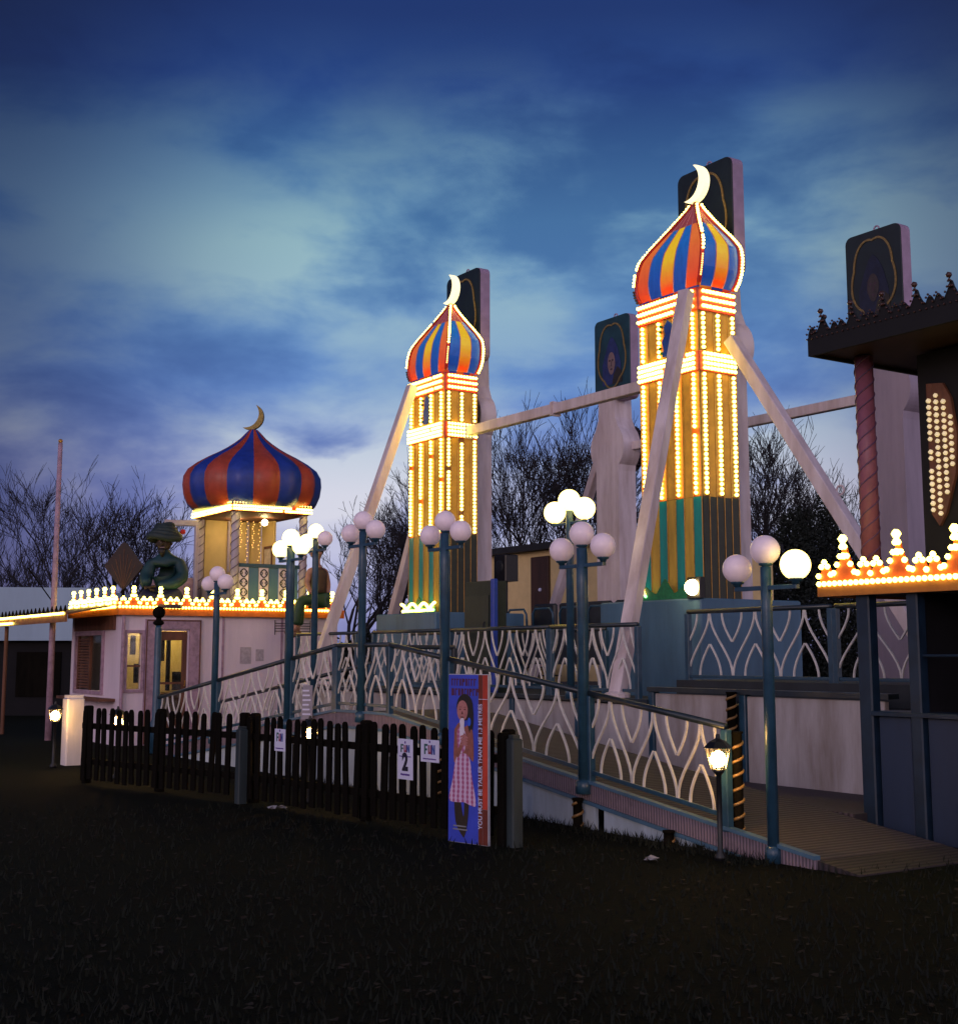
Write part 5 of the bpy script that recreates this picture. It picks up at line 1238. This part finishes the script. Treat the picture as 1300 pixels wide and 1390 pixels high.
# ------------------------------------------------------------------ trees
def tree_mesh(seed, H=9.0, depth=6, lean=0.0):
    rnd = random.Random(seed); trunk = MB(); crown = MB()
    def grow(p, d, L, r, lev):
        n = 3 if lev < 3 else 2; pts = [p]; q = p; dd = d.copy()
        for i in range(n):
            dd = (dd+Vector((rnd.gauss(0,0.13), rnd.gauss(0,0.13), rnd.gauss(0.04,0.07)))).normalized()
            q = q+dd*L/n; pts.append(q)
        r1 = r*0.62
        (trunk if lev < 2 else crown).tube(pts, [r+(r1-r)*i/n for i in range(n+1)], 6 if lev < 2 else 3)
        if lev >= depth: return
        k = rnd.choice((3, 3, 4) if lev < 3 else (3, 3, 3, 2)) if lev else rnd.choice((5, 6))
        for j in range(k):
            f = 1.0 if j == 0 else rnd.uniform(0.35, 1.0)
            i = min(int(f*n), n-1); b = pts[i].lerp(pts[i+1], f*n-i)
            side = Vector((rnd.gauss(0,1), rnd.gauss(0,1), rnd.gauss(0.25,0.5)))
            side = (side-dd*side.dot(dd)).normalized()
            ang = rnd.uniform(0.25, 0.75)
            nd_ = (dd*cos(ang)+side*sin(ang)+Vector((0,0,0.10))).normalized()
            grow(b, nd_, L*rnd.uniform(0.60, 0.84), max(r1*rnd.uniform(0.55,0.85), 0.0095), lev+1)
    grow(Vector((0,0,-0.05)), Vector((lean,0,1)).normalized(), H*0.26, H*0.020, 0)
    k = H/max(v[2] for v in crown.v)
    for m in (trunk, crown): m.v = [(x*k, y*k, z*k) for x, y, z in m.v]
    return trunk.mesh('trunk', TREE), crown.mesh('crown', TREE)
VARS = [tree_mesh(s, 9.0) for s in (11, 23, 37, 52)]
def tree(px, D, top, var, rz, label, wide=1.0):
    h = 1.6+(890-top)*D/1787
    s_ = h/9.0
    t = thing('bare_tree', label, 'tree', ((px-650)/1787*D, D, 0), rz, 'bare winter trees behind the fairground', bz=False)
    t.scale = (s_*wide, s_*wide, s_)
    for nm, me in zip(('trunk', 'crown'), VARS[var]):
        o = bpy.data.objects.new(nm, me); COL.objects.link(o); o.parent = t
for i, a in enumerate((
    (100, 42, 612, 0, 0.3, 'broad bare tree at the far left, just right of the thin pole', 0.85),
    (50, 46, 672, 1, 1.9, 'bare tree left of the thin pole at the picture edge', 0.9),
    (160, 48, 615, 2, 4.0, 'bare tree behind the diamond fan on the booth roof', 0.9),
    (225, 50, 705, 3, 2.0, 'low bare tree behind the turbaned statue', 0.8),
    (455, 46, 668, 1, 0.7, 'bare tree right of the pavilion dome', 1.0),
    (520, 48, 640, 2, 2.4, 'bare tree between the two left braces of the far tower', 0.9),
    (575, 50, 640, 3, 5.1, 'bare tree mostly hidden behind the far tower', 0.9),
    (672, 52, 548, 0, 2.9, 'tall bare tree just right of the far tower', 0.75),
    (728, 50, 535, 3, 0.9, 'tall bare tree midway between the towers', 0.75),
    (790, 50, 510, 2, 3.6, 'tallest bare tree, behind the lit globe lamp between the towers', 0.8),
    (830, 53, 525, 1, 5.2, 'bare tree behind the portrait board pillar', 0.75),
    (1025, 48, 535, 0, 1.2, 'bare tree immediately right of the nearer tower', 0.8),
    (1085, 46, 575, 2, 0.2, 'bare tree behind the right hand brace', 0.8),
    (1140, 47, 640, 3, 2.2, 'bare tree left of the pink kiosk column', 0.8),
    (5, 44, 700, 3, 1.0, 'low bare tree cut by the left picture edge', 0.9),
    (620, 55, 600, 2, 0.1, 'bare tree behind the far tower pillar', 0.8))):
    tree(*a)
def bush(px, D, w, h, n, label, seed, leaf=(0.035, 0.09)):
    n = int(n*2.2)
    rnd = random.Random(seed); mb = MB()
    for _ in range(n):
        a = rnd.uniform(0, 2*pi); v = rnd.random()**0.5; u = rnd.random()
        prof = (0.75+0.25*sin(u*3.0))*(1-u**3*0.75)*(0.85+0.2*sin(5*a+u*6))
        p = Vector((w*v*prof*cos(a), 0.6*w*v*prof*sin(a), h*u*(0.92+0.10*sin(3*a))))
        s_ = rnd.uniform(*leaf); d1 = Vector((rnd.gauss(0,1),rnd.gauss(0,1),rnd.gauss(0,1))).normalized()*s_; d2 = Vector((rnd.gauss(0,1),rnd.gauss(0,1),rnd.gauss(0,1))).normalized()*s_
        mb.add([p, p+d1, p+d1*0.8+d2, p+d2*0.7], [(0,1,2,3)])
    t = thing('evergreen_bush', label, 'bush', ((px-650)/1787*D, D, 0), 0, 'dark evergreens behind the fairground')
    tr = MB(); tr.tube([(0,0,-0.05),(0.1,0,h*0.4),(0,0.1,h*0.75)], [0.14,0.1,0.03], 7); tr.build('trunk', TREE, t)
    mb.build('crown', BUSH, t)
bush(1085, 40, 2.0, 6.0, 15000, 'dark dense evergreen behind the right hand brace', 1)
bush(1130, 41, 1.9, 6.6, 11000, 'dark dense evergreen left of the kiosk column', 2)
bush(1035, 42, 1.5, 4.6, 8000, 'low dark evergreen right of the nearer tower', 3)
bush(500, 43, 1.6, 2.4, 5000, 'low dark evergreen below the far tower braces', 4)
bush(470, 40, 1.0, 1.9, 4000, 'low dark evergreen just left of the far tower braces', 9)
bush(1180, 42, 2.4, 3.4, 7000, 'low dark evergreen behind the dark kiosk posts', 8)
bush(600, 44, 2.6, 2.6, 7000, 'low dark evergreen behind the far tower', 7)
bush(420, 43, 1.8, 2.8, 5000, 'low dark evergreen behind the seated figure', 6)
bush(15, 40, 2.2, 2.8, 6000, 'low dark evergreen at the far left edge', 5)

# ------------------------------------------------------------------ camera
cam = bpy.data.cameras.new('camera'); co = bpy.data.objects.new('camera', cam); COL.objects.link(co)
cam.sensor_fit = 'VERTICAL'; cam.sensor_height = 24.0; cam.sensor_width = 24.0*1300/1390
cam.lens = 24.0*1787/1390; cam.shift_y = -45/1390
cam.clip_start = 0.05; cam.clip_end = 3000
co.location = (0, 0, 1.6); co.rotation_euler = (pi/2+math.atan(240/1787), 0, 0)
S.camera = co

# ------------------------------------------------------------------ sky and light
W = bpy.data.worlds.new('World'); S.world = W; W.use_nodes = True
nt = W.node_tree; nt.nodes.clear(); L = nt.links.new
SUN_EL, SUN_AZ = radians(3.0), radians(200.0)
out = nd(nt, 'ShaderNodeOutputWorld'); add = nd(nt, 'ShaderNodeAddShader'); L(add.outputs[0], out.inputs[0])
sky = nd(nt, 'ShaderNodeTexSky'); sky.sky_type = 'NISHITA'; sky.sun_disc = False; sky.sun_elevation = SUN_EL; sky.sun_rotation = SUN_AZ
bg1 = nd(nt, 'ShaderNodeBackground'); bg1.inputs['Strength'].default_value = 0.012; L(sky.outputs[0], bg1.inputs[0]); L(bg1.outputs[0], add.inputs[0])
tc = nd(nt, 'ShaderNodeTexCoord'); sep = nd(nt, 'ShaderNodeSeparateXYZ'); L(tc.outputs['Generated'], sep.inputs[0])
def math_(op, a, b=None, c=None, clamp=False):
    n = nd(nt, 'ShaderNodeMath', operation=op); n.use_clamp = clamp
    for i, v in enumerate((a, b, c)):
        if v is None: continue
        if isinstance(v, (int, float)): n.inputs[i].default_value = v
        else: L(v, n.inputs[i])
    return n.outputs[0]
el = sep.outputs['Z']
def ramp_(fac, stops):
    r = nd(nt, 'ShaderNodeValToRGB'); cr = r.color_ramp
    while len(cr.elements) > 1: cr.elements.remove(cr.elements[-1])
    cr.elements[0].position = stops[0][0]; cr.elements[0].color = (*stops[0][1], 1)
    for p, c in stops[1:]:
        e_ = cr.elements.new(p); e_.color = (*c, 1)
    L(fac, r.inputs[0]); return r.outputs[0]
base = ramp_(el, [(0.0,(0.30,0.30,0.56)),(0.055,(0.34,0.36,0.66)),(0.115,(0.19,0.24,0.59)),(0.20,(0.105,0.225,0.55)),(0.27,(0.085,0.225,0.48)),(0.32,(0.072,0.205,0.42)),(0.365,(0.036,0.120,0.31)),(0.41,(0.010,0.046,0.215)),(0.455,(0.006,0.026,0.145)),(1.0,(0.006,0.012,0.055))])
# cloud layers laid on a flat ceiling
cmb = nd(nt, 'ShaderNodeCombineXYZ'); L(sep.outputs['X'], cmb.inputs[0]); L(sep.outputs['Y'], cmb.inputs[1]); L(math_('MULTIPLY', el, 2.3), cmb.inputs[2])
def noise(scale, detail, rough, dist, off):
    mp = nd(nt, 'ShaderNodeMapping'); mp.inputs['Location'].default_value = off; mp.inputs['Rotation'].default_value = (0,0,0.25)
    L(cmb.outputs[0], mp.inputs[0])
    n = nd(nt, 'ShaderNodeTexNoise'); n.inputs['Scale'].default_value = scale; n.inputs['Detail'].default_value = detail; n.inputs['Roughness'].default_value = rough; n.inputs['Distortion'].default_value = dist
    L(mp.outputs[0], n.inputs['Vector']); return n.outputs['Fac']
n1 = noise(4.2, 6, 0.50, 0.30, (3.1, 1.7, 0.3)); n2 = noise(11.0, 7, 0.55, 0.3, (7.7, 0.4, 0.0))
cl = math_('ADD', math_('MULTIPLY', n1, 0.72), math_('MULTIPLY', n2, 0.28))
def sstep(x, a, b):
    m = nd(nt, 'ShaderNodeMapRange', interpolation_type='SMOOTHSTEP'); m.inputs['From Min'].default_value = a; m.inputs['From Max'].default_value = b
    L(x, m.inputs['Value']); return m.outputs[0]
az = math_('ARCTAN2', sep.outputs['X'], sep.outputs['Y'])
def lobe(a0, e0, sa, se, k):
    p = math_('POWER', math_('DIVIDE', math_('SUBTRACT', az, a0), sa), 2.0); q = math_('POWER', math_('DIVIDE', math_('SUBTRACT', el, e0), se), 2.0)
    return math_('MULTIPLY', math_('EXPONENT', math_('MULTIPLY', math_('ADD', p, q), -1.0)), k)
lobes = lobe(0.11, 0.335, 0.15, 0.055, 1.0)
for q_ in ((-0.13, 0.285, 0.16, 0.05, 0.65), (-0.12, 0.140, 0.10, 0.036, 1.5), (-0.34, 0.16, 0.05, 0.05, 0.7), (0.24, 0.13, 0.08, 0.05, 0.9), (0.33, 0.30, 0.08, 0.05, 0.8), (0.05, 0.40, 0.10, 0.03, 0.35)): lobes = math_('ADD', lobes, lobe(*q_))
lightm = math_('ADD', math_('MULTIPLY', sstep(cl, 0.45, 0.60), 0.50), math_('MULTIPLY', lobes, sstep(cl, 0.36, 0.57)), None, True)
darkm = sstep(cl, 0.50, 0.36)
fade = math_('MULTIPLY', sstep(el, 0.47, 0.30), 1.0)
cream = ramp_(el, [(0.0,(0.78,0.74,0.84)),(0.12,(0.72,0.72,0.80)),(0.20,(0.38,0.54,0.63)),(0.30,(0.31,0.49,0.53)),(0.38,(0.20,0.36,0.42)),(0.47,(0.05,0.09,0.15))])
mx = nd(nt, 'ShaderNodeMix', data_type='RGBA'); L(math_('MULTIPLY', lightm, math_('MULTIPLY', fade, 0.85)), mx.inputs['Factor']); L(base, mx.inputs['A']); L(cream, mx.inputs['B'])
mxd = nd(nt, 'ShaderNodeMix', data_type='RGBA', blend_type='MULTIPLY'); L(math_('MULTIPLY', darkm, 0.62), mxd.inputs['Factor']); L(mx.outputs['Result'], mxd.inputs['A']); mxd.inputs['B'].default_value = (0.42,0.50,0.66,1)
# vignette put into the sky: darker to either side of the bright gap
side = math_('ADD', 1.0, math_('MULTIPLY', sstep(math_('ABSOLUTE', math_('ADD', az, -0.02)), 0.13, 0.40), -0.74))
front = sstep(sep.outputs['Y'], -0.15, 0.25)
mxs = nd(nt, 'ShaderNodeMix', data_type='RGBA', blend_type='MULTIPLY'); mxs.inputs['Factor'].default_value = 1.0
L(mxd.outputs['Result'], mxs.inputs['A']); cs = nd(nt, 'ShaderNodeCombineColor'); L(side, cs.inputs[0]); L(side, cs.inputs[1]); L(math_('POWER', side, 0.72), cs.inputs[2]); L(cs.outputs[0], mxs.inputs['B'])
# afterglow behind the viewer: lilac pink
glow = ramp_(el, [(0.0,(1.12,0.84,0.90)),(0.25,(0.90,0.79,0.98)),(0.6,(0.22,0.24,0.45)),(1.0,(0.03,0.05,0.14))])
mxb = nd(nt, 'ShaderNodeMix', data_type='RGBA'); L(front, mxb.inputs['Factor']); L(glow, mxb.inputs['A']); L(mxs.outputs['Result'], mxb.inputs['B'])
bg2 = nd(nt, 'ShaderNodeBackground'); bg2.inputs['Strength'].default_value = 1.0; L(mxb.outputs['Result'], bg2.inputs[0]); L(bg2.outputs[0], add.inputs[1])
sun = bpy.data.lights.new('sun', 'SUN'); sun.energy = 0.4; sun.angle = radians(14); sun.color = (1.0, 0.74, 0.72)
so = bpy.data.objects.new('sun', sun); COL.objects.link(so)
sd = Vector((sin(SUN_AZ)*cos(radians(12)), cos(SUN_AZ)*cos(radians(12)), sin(radians(12))))
so.rotation_euler = sd.to_track_quat('Z', 'Y').to_euler()

S.render.engine = 'CYCLES'
S.view_settings.view_transform = 'Standard'; S.view_settings.look = 'None'; S.view_settings.exposure = 0; S.view_settings.gamma = 1
S.cycles.use_denoising = True; S.cycles.max_bounces = 5; S.cycles.diffuse_bounces = 3; S.cycles.sample_clamp_indirect = 4.0
S.cycles.use_light_tree = True
